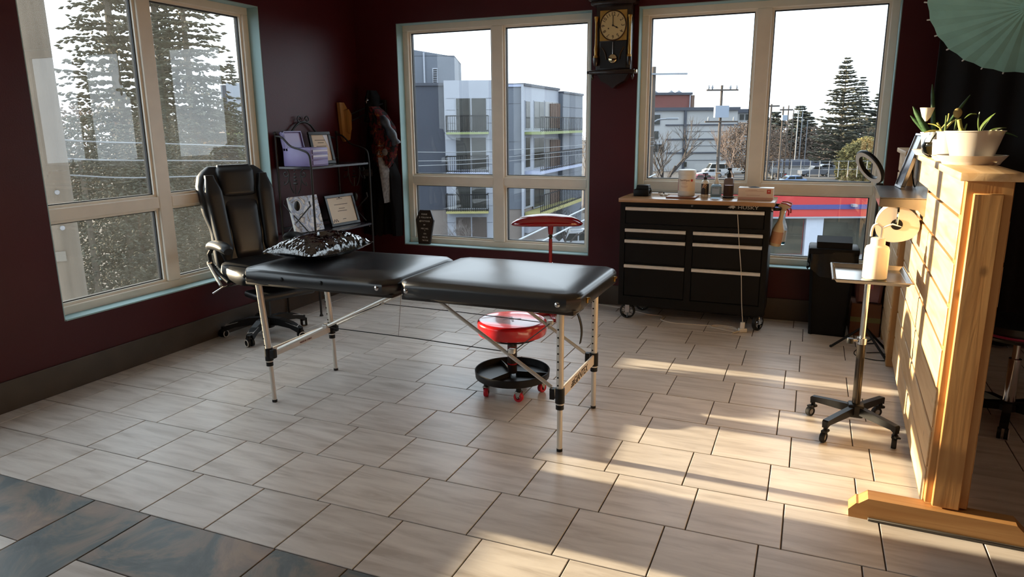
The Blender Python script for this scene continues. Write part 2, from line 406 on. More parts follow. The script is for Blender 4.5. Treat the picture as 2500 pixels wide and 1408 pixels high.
# ------------------------------------------------------------------ walls with real openings
WT = 0.19
def wall(name, frame, s0, s1, z1, holes, m):
    b = MB()
    def bx(a0, a1, za, zb):
        p, q = frame(a0, 0, za), frame(a1, WT, zb)
        b.box([min(i, j) for i, j in zip(p, q)], [max(i, j) for i, j in zip(p, q)])
    cur = s0
    for (h0, h1, za, zb) in sorted(holes):
        bx(cur, h0, 0, z1); bx(h0, h1, 0, za); bx(h0, h1, zb, z1); cur = h1
    bx(cur, s1, 0, z1)
    return struct(name, b, m)
fr_back = lambda s, d, z: (s, YB + d, z)
fr_left = lambda s, d, z: (XL - d, s, z)
fr_rear = lambda s, d, z: (s, YR - d, z)
fr_right = lambda s, d, z: (XR + d, s, z)
Z0, Z1 = 0.395, 2.31
W1 = (0.85, 2.63, Z0, Z1); W2 = (-3.40, -1.65, Z0, Z1); W3 = (-1.285, 0.47, Z0, Z1)
WL2 = (-1.295, .485, Z0, Z1); WL3 = (-3.44, -1.66, Z0, Z1)     # the same window repeats along the sunny side
wall('wall_left', fr_left, YR, YB, ZC, [W1, WL2, WL3], maroon)
wall('wall_back', fr_back, XL - WT, XR + WT, ZC, [W2, W3], maroon)
wall('wall_rear', fr_rear, XL - WT, XR + WT, ZC, [], maroon)
wall('wall_right', fr_right, YR, YB, ZC, [], maroon)
struct('ceiling', MB().box((XL - WT, YR - WT, ZC), (XR + WT, YB + WT, ZC + .15)), ceilm)
struct('baseboard_left', MB().rbox((XL, YR, 0), (XL + .012, YB, .165), .003, 1), basetile)
struct('baseboard_back', MB().rbox((XL + .012, YB - .012, 0), (XR, YB, .165), .003, 1), basetile)
clear_glass = glass_mat('window_glass', tint=(.96, .98, .97, 1), boost=1.25, haze=0.008)
dusty_glass = glass_mat('dusty_window_glass', tint=(.95, .97, .95, 1), boost=1.8, haze=0.014, hazecol=(.62, .66, .66, 1))
for gm in (clear_glass, dusty_glass):
    nt = gm.node_tree; fr = next(x for x in nt.nodes if x.type == 'FRESNEL')
    ge = nt.nodes.new('ShaderNodeNewGeometry'); ma = nt.nodes.new('ShaderNodeMath'); ma.operation = 'MULTIPLY_ADD'
    ma.inputs[1].default_value = -(1.5 - 1 / 1.5); ma.inputs[2].default_value = 1.5
    nt.links.new(ge.outputs['Backfacing'], ma.inputs[0]); nt.links.new(ma.outputs[0], fr.inputs['IOR'])
def window(name, frame, hole, glass, rev=0.10, mull=None):
    s0, s1, z0, z1 = hole
    ms = (s0 + s1) / 2 if mull is None else mull
    def bx(b, a0, a1, d0, d1, za, zb, r=0.0):
        p, q = frame(a0, d0, za), frame(a1, d1, zb)
        lo = [min(i, j) for i, j in zip(p, q)]; hi = [max(i, j) for i, j in zip(p, q)]
        b.rbox(lo, hi, r, 1, smooth=False) if r else b.box(lo, hi)
    FW, MW, TZ0, TZ1 = .055, .10, .942, 1.014
    b = MB()
    bx(b, s0, s1, rev, rev + .08, z0, z0 + FW, .004); bx(b, s0, s1, rev, rev + .08, z1 - FW, z1, .004)
    bx(b, s0, s0 + FW, rev, rev + .08, z0 + FW, z1 - FW, .004); bx(b, s1 - FW, s1, rev, rev + .08, z0 + FW, z1 - FW, .004)
    root = struct(name, b, vinyl)
    b = MB(); t = .006     # painted lining of the opening
    bx(b, s0, s0 + t, 0.001, rev + .02, z0, z1); bx(b, s1 - t, s1, 0.001, rev + .02, z0, z1); bx(b, s0 + t, s1 - t, 0.001, rev + .02, z1 - t, z1)
    part('reveal_lining', b, teal, root)
    b = MB(); bx(b, s0 + t, s1 - t, -.006, rev + .02, z0, z0 + t + .002); part('sill_board', b, teal, root)
    b = MB(); bx(b, ms - MW / 2, ms + MW / 2, rev - .004, rev + .08, z0 + FW, z1 - FW, .004); part('mullion', b, vinyl, root)
    for (a0, a1) in ((s0 + FW, ms - MW / 2), (ms + MW / 2, s1 - FW)):
        b = MB(); bx(b, a0, a1, rev - .002, rev + .08, TZ0, TZ1, .004); part('transom_bar', b, vinyl, root)
        for (za, zb) in ((z0 + FW, TZ0), (TZ1, z1 - FW)):
            b = MB(); w1 = .016
            for (p0, p1, q0, q1) in ((a0, a1, za, za + w1), (a0, a1, zb - w1, zb), (a0, a0 + w1, za + w1, zb - w1), (a1 - w1, a1, za + w1, zb - w1)): bx(b, p0, p1, rev + .02, rev + .07, q0, q1)
            sash = part('sash_bead', b, vinyl, root)
            b = MB(); w2 = .006; A0, A1, ZA, ZB = a0 + w1, a1 - w1, za + w1, zb - w1
            for (p0, p1, q0, q1) in ((A0, A1, ZA, ZA + w2), (A0, A1, ZB - w2, ZB), (A0, A0 + w2, ZA + w2, ZB - w2), (A1 - w2, A1, ZA + w2, ZB - w2)): bx(b, p0, p1, rev + .035, rev + .065, q0, q1)
            part('gasket', b, gasket, root)
            me = bpy.data.meshes.new('pane'); me.from_pydata([frame(x, rev + .05, z) for x, z in ((A0, ZA), (A1, ZA), (A1, ZB), (A0, ZB))], [], [(0, 1, 2, 3)]); me.update()
            part('pane', me, glass, root)
    return root
window('window_1', fr_left, W1, dusty_glass, mull=1.715)
window('window_2', fr_back, W2, clear_glass, mull=-2.495)
window('window_3', fr_back, W3, clear_glass, mull=-.397)
window('window_4', fr_left, WL2, dusty_glass); window('window_5', fr_left, WL3, dusty_glass)

# ------------------------------------------------------------------ folding massage table
def pad(x0, x1, y0, y1, z0, z1, ch, seed=0, dip=0.0):
    """upholstered section: chamfered plan, soft rounded shoulder, slightly domed top."""
    def outline(o):      # chamfered rectangle, inset by o, sampled densely
        a0, a1, b0, b1, c = x0 + o, x1 - o, y0 + o, y1 - o, max(ch - o * .5, .004)
        cs = [(a0 + c, b0), (a1 - c, b0), (a1, b0 + c), (a1, b1 - c), (a1 - c, b1), (a0 + c, b1), (a0, b1 - c), (a0, b0 + c)]
        pts = []
        for i in range(8):
            p, q = cs[i], cs[(i + 1) % 8]; k = 10 if i % 2 == 0 else 3
            for j in range(k): t = j / k; pts.append((p[0] + (q[0] - p[0]) * t, p[1] + (q[1] - p[1]) * t))
        return pts
    r = .030; rings = [(0.004, z0), (0.0, z0 + .006), (0.0, z1 - r)]
    for i in range(1, 7):
        a = i / 6 * pi / 2; rings.append((r * (1 - cos(a)), z1 - r + r * sin(a)))
    for o, dz in ((.05, .004), (.10, .007), (.17, .009), (.26, .010)): rings.append((o, z1 + dz - dip * (o / .26)))
    b = MB(); vs = []; n = None
    for o, z in rings:
        pl = outline(o); n = len(pl); vs += [Vector((x, y, z + .0015 * sin(9 * x + seed) * (1 if z > z0 + .02 else 0))) for x, y in pl]
    fs = []
    for k in range(len(rings) - 1):
        for i in range(n): fs.append((k * n + i, k * n + (i + 1) % n, (k + 1) * n + (i + 1) % n, (k + 1) * n + i))
    fs.append(tuple(reversed(range(n)))); m = len(rings) - 1; fs.append(tuple(m * n + i for i in range(n)))
    return b.add(vs, fs, True)
bed = thing('massage_table', 'black padded folding massage table on aluminium legs in the middle of the room', 'massage table', (-1.78, 1.38, 0))
part('cushion', pad(-2.705, -1.775, 1.035, 1.735, .672, .742, .055), blackleather, bed)
part('cushion', pad(-1.755, -.865, 1.035, 1.735, .674, .750, .05, 2.0, -.004), blackleather, bed)
boardm = mat('underside_board', srgb(40, 34, 30), rough=.7, var=.1)
part('base_board', MB().rbox((-2.68, 1.06, .655), (-1.79, 1.71, .674), .004), boardm, bed)
part('base_board', MB().rbox((-1.74, 1.06, .655), (-.89, 1.71, .676), .004), boardm, bed)
LX, RX, NY, FY = -2.605, -.963, 1.103, 1.650
for (x, y, lean) in ((LX, NY, -.03), (LX, FY, -.03), (RX, NY, .0), (RX, FY, .0)):
    t = part('leg', MB().cyl((x + lean, y, .664), (x - lean * .15, y, .255), .0165, n=18), alu, bed)
    sub('lower_leg', MB().cyl((x - lean * .1, y, .28), (x - lean * .4, y, .012), .0125, n=16), alu, t)
    sub('rubber_foot', MB().cyl((x - lean * .4, y, .014), (x - lean * .4, y, 0), .0135, n=16), rubber, t)
    b = MB()
    for i in range(8): b.cyl((x + lean * (1 - i / 9) - .0172 * .25, y - .0158, .58 - i * .037), (x + lean * (1 - i / 9) - .0172 * .25, y - .0172, .58 - i * .037), .0042, n=10)
    sub('adjustment_holes', b, rubber, t)['kind'] = 'stuff'
    b = MB().cyl((x, y, .305), (x, y, .235), .0215, n=18).cyl((x, y, .228), (x, y, .205), .0185, n=18)
    s = 1 if x < -2 else -1; b.rbox((x + s * .012 - .012, y - .014, .25), (x + s * .045, y + .014, .30), .006)
    part('leg_clamp', b, blackplastic, bed)
    sub('clamp_ring', MB().cyl((x, y, .235), (x, y, .228), .0195, n=18), alu, t)
for x, txt in ((LX, 'MADE IN CHINA'), (RX, 'GIANTEX')):
    b = MB().rbox((x - .006, NY + .02, .245), (x + .006, FY - .02, .298), .003, 1)
    rail = part('end_rail', b, mat('painted_rail', srgb(214, 208, 200), rough=.4, var=.03), bed)
    if x == RX:
        M = Mloc(x + .0068, 1.40, .270, rz=pi / 2)
        t = part('lettering', text_mesh(txt, .052, .0006, M=M), ink, bed)
        b = MB()
        for i in range(3): b.box((x + .006, 1.265 - .02 + i * .008, .256 + i * .010), (x + .0075, 1.292, .262 + i * .010))
        part('logo_stripes', b, ink, bed)
    else:
        part('lettering', text_mesh(txt, .014, .0006, M=Mloc(x - .0, 1.40, .262, rz=pi / 2) @ Matrix.Translation((0, -.0072, 0))), mat('red_ink', srgb(120, 60, 56), rough=.6), bed)
def bar(p, q, w=.012, h=.0075): return MB().tube([p, q], [w / 2 * 1.2] * 2, n=8)
for y, s in ((NY, 1), (FY, -1)):
    yy = y + s * .012
    part('brace', bar((LX + .055, yy, .300), (-1.80, yy, .668), .015), alu, bed)
    part('brace', bar((RX - .045, yy, .300), (-1.60, yy, .668), .015), alu, bed)
    part('brace_joint', MB().rbox((-2.245, yy - .012, .452), (-2.215, yy + .012, .470), .003), alu, bed)
    part('brace_joint', MB().rbox((-1.215, yy - .012, .436), (-1.185, yy + .012, .458), .003), alu, bed)
    part('cable', MB().tube([(-2.23, yy, .455), (-1.72, yy, .452), (-1.20, yy, .440)], .0025, n=6), rubber, bed)
    part('cable', MB().tube([(-1.775, yy, .665), (-1.80, yy, .452)], .0014, n=6), steel, bed)
part('cable', MB().tube([(-1.20, NY + .01, .44), (-1.20, FY - .01, .44)], .0028, n=6), rubber, bed)
part('cable', MB().tube([(-2.23, NY + .01, .455), (-2.23, FY - .01, .455)], .0028, n=6), rubber, bed)
for x in (-2.66, -2.42, -2.18, -1.86, -1.70, -.955):
    sc_ = part('grommet', MB().lathe([(.0, .004), (.006, .004), (.010, .001), (.012, 0)], (0, 0, 0), 14, M=Mloc(x, 1.034, .705, rx=pi / 2)), chrome if x > -1.9 else blackplastic, bed)
for y in (1.17, 1.64):
    b = MB().rbox((-.866, y - .008, .690), (-.858, y + .008, .716), .003).cyl((-.858, y, .712), (-.850, y, .712), .005, n=10)
    part('face_rest_socket', b, brass, bed)
b = MB().grid(lambda u, v: Vector((-.872 + .012 * sin(v * 3) + .01 * v, 1.05 + u * .022, .668 - v * .13 + .0)), 2, 10)
st = part('carry_strap', b, blackplastic, bed); md = st.modifiers.new('thick', 'SOLIDIFY'); md.thickness = .003
# ------------------------------------------------------------------ pillow in clear plastic
def pillow():
    b = MB(); c = Vector((-2.505, 1.465, .752)); ax = Vector((.08, .997, 0)); ay = Vector((-.997, .08, 0)); hw, hd = .262, .17
    rnd = random.Random(3); W = [(rnd.randint(5, 23), rnd.uniform(0, 6), rnd.uniform(.5, 1)) for _ in range(10)]
    def pt(u, v, top):
        s, t = u * 2 - 1, v * 2 - 1; m = max(abs(s), abs(t))
        f = max(0, (1 - abs(s) ** 2.4)) ** .5 * max(0, (1 - abs(t) ** 2.4)) ** .5
        x = s * hw * (1 - .075 * (1 - t * t) * abs(s) ** 5); y = t * hd * (1 - .11 * (1 - s * s) * abs(t) ** 5)
        ang = atan2(t, s); per = s if abs(t) > abs(s) else t
        q1 = Vector((s * 3.2 + t * 1.4, t * 4.0 - s * 1.1, 2.3)); q2 = Vector((s * 9 - t * 3, t * 11 + s * 2, 7.1))
        cr = (1 - abs(noise.noise(q1)) * 2.2) * .55 + (1 - abs(noise.noise(q2)) * 2.0) * .40 + noise.noise(q2 * 2.3) * .25 - .55
        edge = .036 + .010 * cos(2 * ang) + .012 * (abs(s) * abs(t)) ** 3
        z = edge + (.085 * f if top else -.034 * f) + cr * .020 * (.22 + .78 * m ** 2.2) * (1 - m ** 16) * (1 if top else .5)
        return c + ax * x + ay * y + Vector((0, 0, max(z, .002)))
    b.grid(lambda u, v: pt(u, v, True), 90, 70); b.grid(lambda u, v: pt(u, v, False), 48, 36)
    return b
plasticwrap = mat('black_pillow_in_clear_plastic', srgb(18, 18, 21), rough=0.1, var=.15, scale=9, bump=.35, bscale=26, coat=1.0, spec=.9)
solo('pillow', pillow(), plasticwrap, 'black pillow wrapped in shiny clear plastic lying on the massage table', 'pillow')
# ------------------------------------------------------------------ office chair (local: faces +x)
ch = thing('office_chair', 'black leather high-back office chair in front of the large window', 'chair', (-3.525, 2.12, 0), rz=radians(-22))
def lp(name, b, m, parent=ch): return part(name, b, m, parent, world=False)
def back_surface(hw, c, t, z0, z1, lean, nu=14, nv=22, front=1.0, bulge=None):
    """closed padded slab between heights z0, z1: hw(v) half width, c(v) depth of the middle, t(v) half thickness."""
    b = MB(); rings = []
    for j in range(nv + 1):
        v = j / nv; z = z0 + (z1 - z0) * v; w, cc, tt = hw(v), c(v), t(v); ring = []
        for k in range(36):
            a = 2 * pi * k / 36; ca, sa = cos(a), sin(a); e = .55
            y = w * math.copysign(abs(ca) ** e, ca); d = tt * math.copysign(abs(sa) ** e, sa)
            if bulge and sa > 0: d += bulge(y / max(w, .001), v) * sa
            ring.append(Vector((cc + d, y, z)))
        rings.append(ring)
    vs = [p for r in rings for p in r]; n = 36; fs = []
    for j in range(nv):
        for k in range(n): fs.append((j * n + k, j * n + (k + 1) % n, (j + 1) * n + (k + 1) % n, (j + 1) * n + k))
    fs.append(tuple(reversed(range(n)))); fs.append(tuple(nv * n + k for k in range(n)))
    return b.add(vs, fs, True)
def sm(x): x = max(0, min(1, x)); return x * x * (3 - 2 * x)
def lerp_tab(tab, v):
    for (a, x), (b, y) in zip(tab, tab[1:]):
        if v <= b: return x + (y - x) * sm((v - a) / (b - a))
    return tab[-1][1]
hwt = [(0, .20), (.06, .235), (.35, .235), (.62, .265), (.80, .272), (.92, .245), (1.0, .17)]
ct = [(0, -.205), (.3, -.235), (.6, -.285), (1, -.36)]
tt_ = [(0, .02), (.05, .05), (.5, .055), (.92, .055), (1.0, .028)]
lp('backrest', back_surface(lambda v: lerp_tab(hwt, v), lambda v: lerp_tab(ct, v), lambda v: lerp_tab(tt_, v), .47, 1.185, 0), chairleather)
hr = [(0, .105), (.15, .128), (.8, .135), (1, .115)]
lp('headrest_cushion', back_surface(lambda v: lerp_tab(hr, v), lambda v: -.272 - .05 * v, lambda v: lerp_tab([(0, .02), (.2, .05), (.8, .055), (1, .02)], v), .955, 1.195, 0), chairleather)
lp('lumbar_cushion', back_surface(lambda v: lerp_tab([(0, .10), (.5, .115), (1, .12)], v), lambda v: -.172 - .085 * v, lambda v: lerp_tab([(0, .015), (.15, .04), (.85, .04), (1, .015)], v), .53, .965, 0), mat('charcoal_leather', srgb(30, 32, 38), rough=.36, var=.1, scale=14, bump=.05, bscale=180))
for s in (-1, 1):
    bt = [(0, .03), (.2, .055), (.8, .06), (1, .03)]
    b = back_surface(lambda v: lerp_tab(bt, v), lambda v: -.172 - .11 * v, lambda v: lerp_tab([(0, .02), (.2, .05), (.8, .05), (1, .02)], v), .53, 1.13, 0)
    for i, v in enumerate(b.v): b.v[i] = (v[0], v[1] + s * (.165 + .03 * (v[2] - .53) / .6), v[2])
    lp('side_bolster', b, chairleather)
seat = MB()
def seat_pt(a, rr, z): return Vector((.045 + .275 * rr * math.copysign(abs(cos(a)) ** .6, cos(a)), .262 * rr * math.copysign(abs(sin(a)) ** .6, sin(a)), z))
rings = [(.80, .415), (.95, .425), (1.0, .45), (1.0, .485), (.965, .515), (.88, .53), (.6, .533), (.3, .528)]
vs = [seat_pt(2 * pi * k / 40, r, z - (.02 * cos(2 * pi * k / 40) if z > .5 else 0)) for r, z in rings for k in range(40)]
fs = [(j * 40 + k, j * 40 + (k + 1) % 40, (j + 1) * 40 + (k + 1) % 40, (j + 1) * 40 + k) for j in range(len(rings) - 1) for k in range(40)]
fs += [tuple(reversed(range(40))), tuple(280 + k for k in range(40))]
lp('seat', seat.add(vs, fs, True), chairleather)
lp('seat_plate', MB().rbox((-.14, -.12, .375), (.16, .12, .418), .01), blackmetal)
lp('footrest_pad', MB().rbox((.10, -.20, .325), (.36, .20, .372), .02, 3), chairleather)
for s in (-1, 1):
    y = s * .285
    b = back_surface(lambda v: .034, lambda v: 0, lambda v: .022, 0, 1, 0)
    arm = MB(); path = [(-.16, y, .655), (-.10, y, .672), (.0, y, .676), (.08, y, .668), (.125, y, .652)]
    pp = smoothpath(path, 4); m_ = len(pp)
    arm.tube(pp, [.012 + .022 * math.sin(pi * min(1, max(0, (i + 1) / (m_ + 1)))) ** .35 for i in range(m_)], n=14)
    for i, v in enumerate(arm.v): arm.v[i] = (v[0], y + (v[1] - y) * 1.35, v[2])
    lp('armrest', arm, chairleather)
    b = MB().tube([(-.12, y, .655), (-.19, y, .60), (-.17, y, .53), (-.06, y * .98, .47), (.04, y * .93, .43)], .015, n=10)
    lp('armrest_support', b, blackplastic)
    lp('armrest_strut', MB().tube([(-.165, y + s * .018, .535), (-.015, y + s * .014, .405)], .0115, n=10), alu)
    lp('pivot_bolt', MB().cyl((-.17, y, .54), (-.17, y + s * .026, .54), .014, n=14), chrome)
lp('gas_lift', MB().cyl((0, 0, .17), (0, 0, .38), .026, n=20).cyl((0, 0, .09), (0, 0, .25), .033, n=20), blackmetal)
lp('tilt_lever', MB().tube([(-.02, -.12, .395), (-.05, -.27, .385), (-.075, -.335, .345)], .006, n=8), chrome)
lp('hub', MB().lathe([(0, .055), (.05, .055), (.06, .08), (.055, .125), (.035, .14), (0, .14)], n=24), blackplastic)
for i in range(5):
    a = radians(218 + 20 + 72 * i); d = Vector((cos(a), sin(a), 0)); pn = Vector((-d.y, d.x, 0))
    b = MB(); secs = [(.04, .105, .034, .028), (.12, .108, .032, .024), (.22, .092, .028, .02), (.295, .062, .03, .016)]; vs = []
    for r, z, wd, h in secs:
        for sx, sz in ((-1, -1), (1, -1), (1, 1), (-1, 1)): vs.append(d * r + pn * (sx * wd * (1 if sz < 0 else .75)) + Vector((0, 0, z + sz * h)))
    fs = [(j * 4 + k, j * 4 + (k + 1) % 4, (j + 1) * 4 + (k + 1) % 4, (j + 1) * 4 + k) for j in range(3) for k in range(4)] + [(3, 2, 1, 0), (12, 13, 14, 15)]
    arm = lp('base_arm', b.add(vs, fs), blackplastic)
    g = MB()
    for k in range(6):
        r = .165 + k * .02; z = .122 - (r - .1) * .19
        g.tube([d * r + pn * .018 + Vector((0, 0, z)), d * (r + .012) - pn * .018 + Vector((0, 0, z - .003))], .003, n=6)
    g.tube([d * .15 + pn * .021 + Vector((0, 0, .118)), d * .285 + pn * .02 + Vector((0, 0, .087))], .003, n=6); g.tube([d * .15 - pn * .021 + Vector((0, 0, .118)), d * .285 - pn * .02 + Vector((0, 0, .087))], .003, n=6)
    sub('grip_inlay', g, greyplastic, arm)
    ca = a + radians(55); cdv = Vector((cos(ca), sin(ca), 0)); c = d * .30 + Vector((0, 0, .028)); cx = Vector((-cdv.y, cdv.x, 0))
    w = MB()
    for s in (-1, 1): w.cyl(c + cx * (s * .008), c + cx * (s * .024), .028, n=20)
    cs = lp('caster', w, blackplastic)
    for s in (-1, 1):
        rg = MB().tube([c + cx * (s * .0245) + (cdv * cos(t) + Vector((0, 0, 1)) * sin(t)) * .0235 for t in [2 * pi * q / 20 for q in range(20)]], .0032, n=6, closed=True)
        sub('rim', rg, whiteplastic, cs)
    sub('caster_fork', MB().cyl(c + Vector((0, 0, .01)), c + Vector((0, 0, .05)), .012, n=12).rbox(c + Vector((-.014, -.014, .022)), c + Vector((.014, .014, .034)), .004), blackplastic, cs)
# ------------------------------------------------------------------ red mechanic's stool
st = thing('rolling_stool', 'low red round rolling stool with black tool tray under the massage table', 'stool', (-1.452, 1.722, 0))
def sp(name, b, m, parent=st): return part(name, b, m, parent, world=False)
sp('seat', MB().lathe([(0, .335), (.172, .335), (.186, .340), (.190, .350), (.191, .398), (.189, .408), (.183, .414), (.17, .417), (.10, .418), (0, .418)], n=48), redgloss)
sp('seat_print', MB().box((-.05, -.006, .4175), (.05, .006, .4190), Mloc(0, 0, 0, .5)).box((-.006, -.05, .4175), (.006, .05, .4190), Mloc(0, 0, 0, .5)), mat('faded_print', srgb(150, 70, 80), rough=.3))
ring = [(cos(t) * .135, sin(t) * .135, .318) for t in [2 * pi * k / 40 for k in range(40)]]
sp('lift_ring', MB().tube(ring, .0045, n=8, closed=True), blackmetal)
for a in (.4, 2.0, 3.6, 5.2): sp('ring_bracket', MB().tube([(cos(a) * .08, sin(a) * .08, .333), (cos(a) * .115, sin(a) * .115, .318), (cos(a) * .14, sin(a) * .14, .315)], .005, n=8), blackmetal)
sp('piston', MB().cyl((0, 0, .29), (0, 0, .338), .016, n=18), chrome)
sp('gas_cylinder', MB().cyl((0, 0, .11), (0, 0, .30), .0265, n=22), mat('dark_bronze_tube', srgb(52, 42, 40), rough=.3, metal=.5))
sp('cylinder_stripe', MB().cyl((0, 0, .160), (0, 0, .168), .0272, n=22).cyl((0, 0, .250), (0, 0, .255), .0272, n=22).cyl((0, 0, .262), (0, 0, .265), .0272, n=22), redpaint)
sp('tool_tray', MB().lathe([(0, .088), (.20, .088), (.206, .092), (.209, .13), (.206, .133), (.203, .13), (.200, .096), (0, .094)], n=48), blackmetal)
b = MB()
for a in (.2, .2 + pi * 2 / 3, .2 + pi * 4 / 3): b.box((.02, -.002, .094), (.198, .002, .120), Mloc(0, 0, 0, a))
sp('tray_divider', b, blackmetal)
for i in range(5):
    a = radians(232 + 72 * i); d = Vector((cos(a), sin(a), 0)); c = d * .165 + Vector((0, 0, .027))
    ca = a + .9; cdv = Vector((cos(ca), sin(ca), 0)); cx = Vector((-cdv.y, cdv.x, 0))
    w = MB().lathe([(.012, -.012), (.024, -.012), (.027, -.008), (.027, .008), (.024, .012), (.012, .012)], n=22, M=Matrix.Translation(c) @ cx.to_track_quat('Z', 'Y').to_matrix().to_4x4())
    cs = sp('caster', w, redwheel)
    f = MB()
    for s in (-1, 1):
        o = c + cx * (s * .015); up = Vector((0, 0, 1))
        f.add([o - cdv * .018 + up * .03, o + cdv * .018 + up * .03, o + cdv * .004 - up * .004, o - cdv * .004 - up * .004, o - cdv * .018 + up * .03 + cx * .002, o + cdv * .018 + up * .03 + cx * .002, o + cdv * .004 - up * .004 + cx * .002, o - cdv * .004 - up * .004 + cx * .002], [(0, 1, 2, 3), (7, 6, 5, 4), (0, 4, 5, 1), (1, 5, 6, 2), (2, 6, 7, 3), (3, 7, 4, 0)])
    f.rbox(c + Vector((-.017, -.017, .028)), c + Vector((.017, .017, .034)), .002); f.cyl(c - cx * .017, c + cx * .017, .004, n=10)
    sub('fork', f, steel, cs)
    sub('stem', MB().cyl(c + Vector((0, 0, .03)), c + Vector((0, 0, .062)), .014, n=14), blackmetal, cs)
# ------------------------------------------------------------------ red arm rest on a stand
ar = thing('arm_rest_stand', 'glossy red padded tattoo arm rest on a slim red post by the window', 'arm rest', (-1.80, 3.33, 0))
def ap(name, b, m): return part(name, b, m, ar, world=False)
b = MB(); ang = radians(20)
def arm_pt(u, v):
    s = u * 2 - 1; a = v * 2 * pi
    w = .085 * (1 - abs(s) ** 5) ** .5; top = .060 * (1 - abs(s) ** 2.2) ** .8 + .018 * (1 - abs(s) ** 8); bot = .018 * (1 - abs(s) ** 8) ** .5
    y = w * cos(a); z = (top if sin(a) > 0 else bot) * math.copysign(abs(sin(a)) ** .8, sin(a))
    x = s * .275
    return Vector((x * cos(ang) - y * sin(ang) - .03, x * sin(ang) + y * cos(ang), .718 + z))
ap('pad', b.grid(arm_pt, 36, 24), mat('red_vinyl_pad', srgb(140, 14, 24), rough=.1, var=.05, coat=1.0, spec=.8))
ap('neck', MB().lathe([(.016, .64), (.019, .66), (.022, .70), (.026, .712), (0, .714)], n=20), redpaint)
ap('joint', MB().cyl((0, 0, .60), (0, 0, .645), .011, n=14).sphere((0, 0, .625), .016, 14, 8), mat('bronze_joint', srgb(70, 58, 44), rough=.4, metal=.8))
ap('post', MB().cyl((0, 0, .30), (0, 0, .605), .0135, n=18).cyl((0, 0, .02), (0, 0, .42), .019, n=18), redpaint)
for a in (0.5, .5 + pi / 2, .5 + pi, .5 + 1.5 * pi): ap('foot', MB().rbox((0, -.014, 0), (.20, .014, .028), .005, 2, M=Mloc(0, 0, 0, a)), redpaint)
# ------------------------------------------------------------------ black tool cabinet
CX0, CX1, CY0, CY1 = -1.285, -.235, 3.425, 3.815
cab = thing('tool_cabinet', 'black steel rolling tool cabinet with seven drawers and wooden top under the window', 'cabinet', ((CX0 + CX1) / 2, 3.62, 0))
cabm = mat('black_cabinet_steel', srgb(22, 20, 18), spec=.15, rough=.42, var=.06, scale=30, bump=.03, bscale=260)
part('body', MB().rbox((CX0, CY0 + .012, .115), (CX1, CY1, .895), .006, 2), cabm, cab)
b = MB()      # face frame
for (x0, x1, z0, z1) in ((CX0, CX0 + .036, .115, .895), (CX1 - .036, CX1, .115, .895), (CX0 + .036, CX1 - .036, .868, .895), (CX0 + .036, CX1 - .036, .115, .185), (-.797, -.752, .185, .705), (CX0 + .036, CX1 - .036, .705, .735)):
    b.box((x0, CY0, z0), (x1, CY0 + .014, z1))
part('face_frame', b, cabm, cab)
def drawer(x0, x1, z0, z1):
    d = part('drawer', MB().rbox((x0 + .004, CY0 + .002, z0 + .003), (x1 - .004, CY0 + .02, z1 - .003), .003, 1), cabm, cab)
    h = MB().prism([(CY0 + .004, z1 - .006), (CY0 - .010, z1 - .006), (CY0 - .016, z1 - .013), (CY0 - .014, z1 - .028), (CY0 - .006, z1 - .032), (CY0 + .004, z1 - .030)], x0 + .004, x1 - .004)
    for i, v in enumerate(h.v): h.v[i] = (v[1], v[0], v[2])
    sub('handle', h, alu, d)
drawer(-1.249, -.271, .735, .866)
for (x0, x1) in ((-1.249, -.797), (-.752, -.271)):
    drawer(x0, x1, .628, .706); drawer(x0, x1, .440, .624); drawer(x0, x1, .187, .436)
part('lock', MB().cyl((-.765, CY0 + .002, .882), (-.765, CY0 - .006, .882), .008, n=16), chrome, cab)
part('wood_top', MB().rbox((CX0 - .012, CY0 - .02, .895), (CX1 + .022, YB - .004, .925), .004, 2), wood_mat('cabinet_top_wood', srgb(150, 112, 78), srgb(178, 138, 98), axis=0, rough=.25, knots=False), cab)
part('lettering', text_mesh('HUSKY', .044, .0008, M=Mloc(-.385, CY0 - .0012, .8815) @ Matrix.Diagonal((1.0, 1, .72, 1))), mat('silver_badge', srgb(190, 186, 178), rough=.3, metal=.6), cab)
dog = [(-.520, .880), (-.508, .888), (-.497, .892), (-.484, .894), (-.474, .890), (-.468, .884), (-.477, .879), (-.484, .870), (-.490, .877), (-.500, .877), (-.507, .873), (-.505, .879)]
part('dog_head_badge', MB().prism(dog, CY0 - .0022, CY0 + .002), MATS['silver_badge'], cab)
b = MB().tube(smoothpath([(CX1, 3.50, .872), (CX1 + .035, 3.50, .872), (CX1 + .055, 3.53, .872), (CX1 + .055, 3.72, .872), (CX1 + .035, 3.76, .872), (CX1, 3.76, .872)], 5), .012, n=12)
part('push_handle', b, blackmetal, cab)
for y in (3.50, 3.76): part('handle_mount', MB().cyl((CX1, y, .872), (CX1 + .012, y, .872), .022, n=18), chrome, cab)
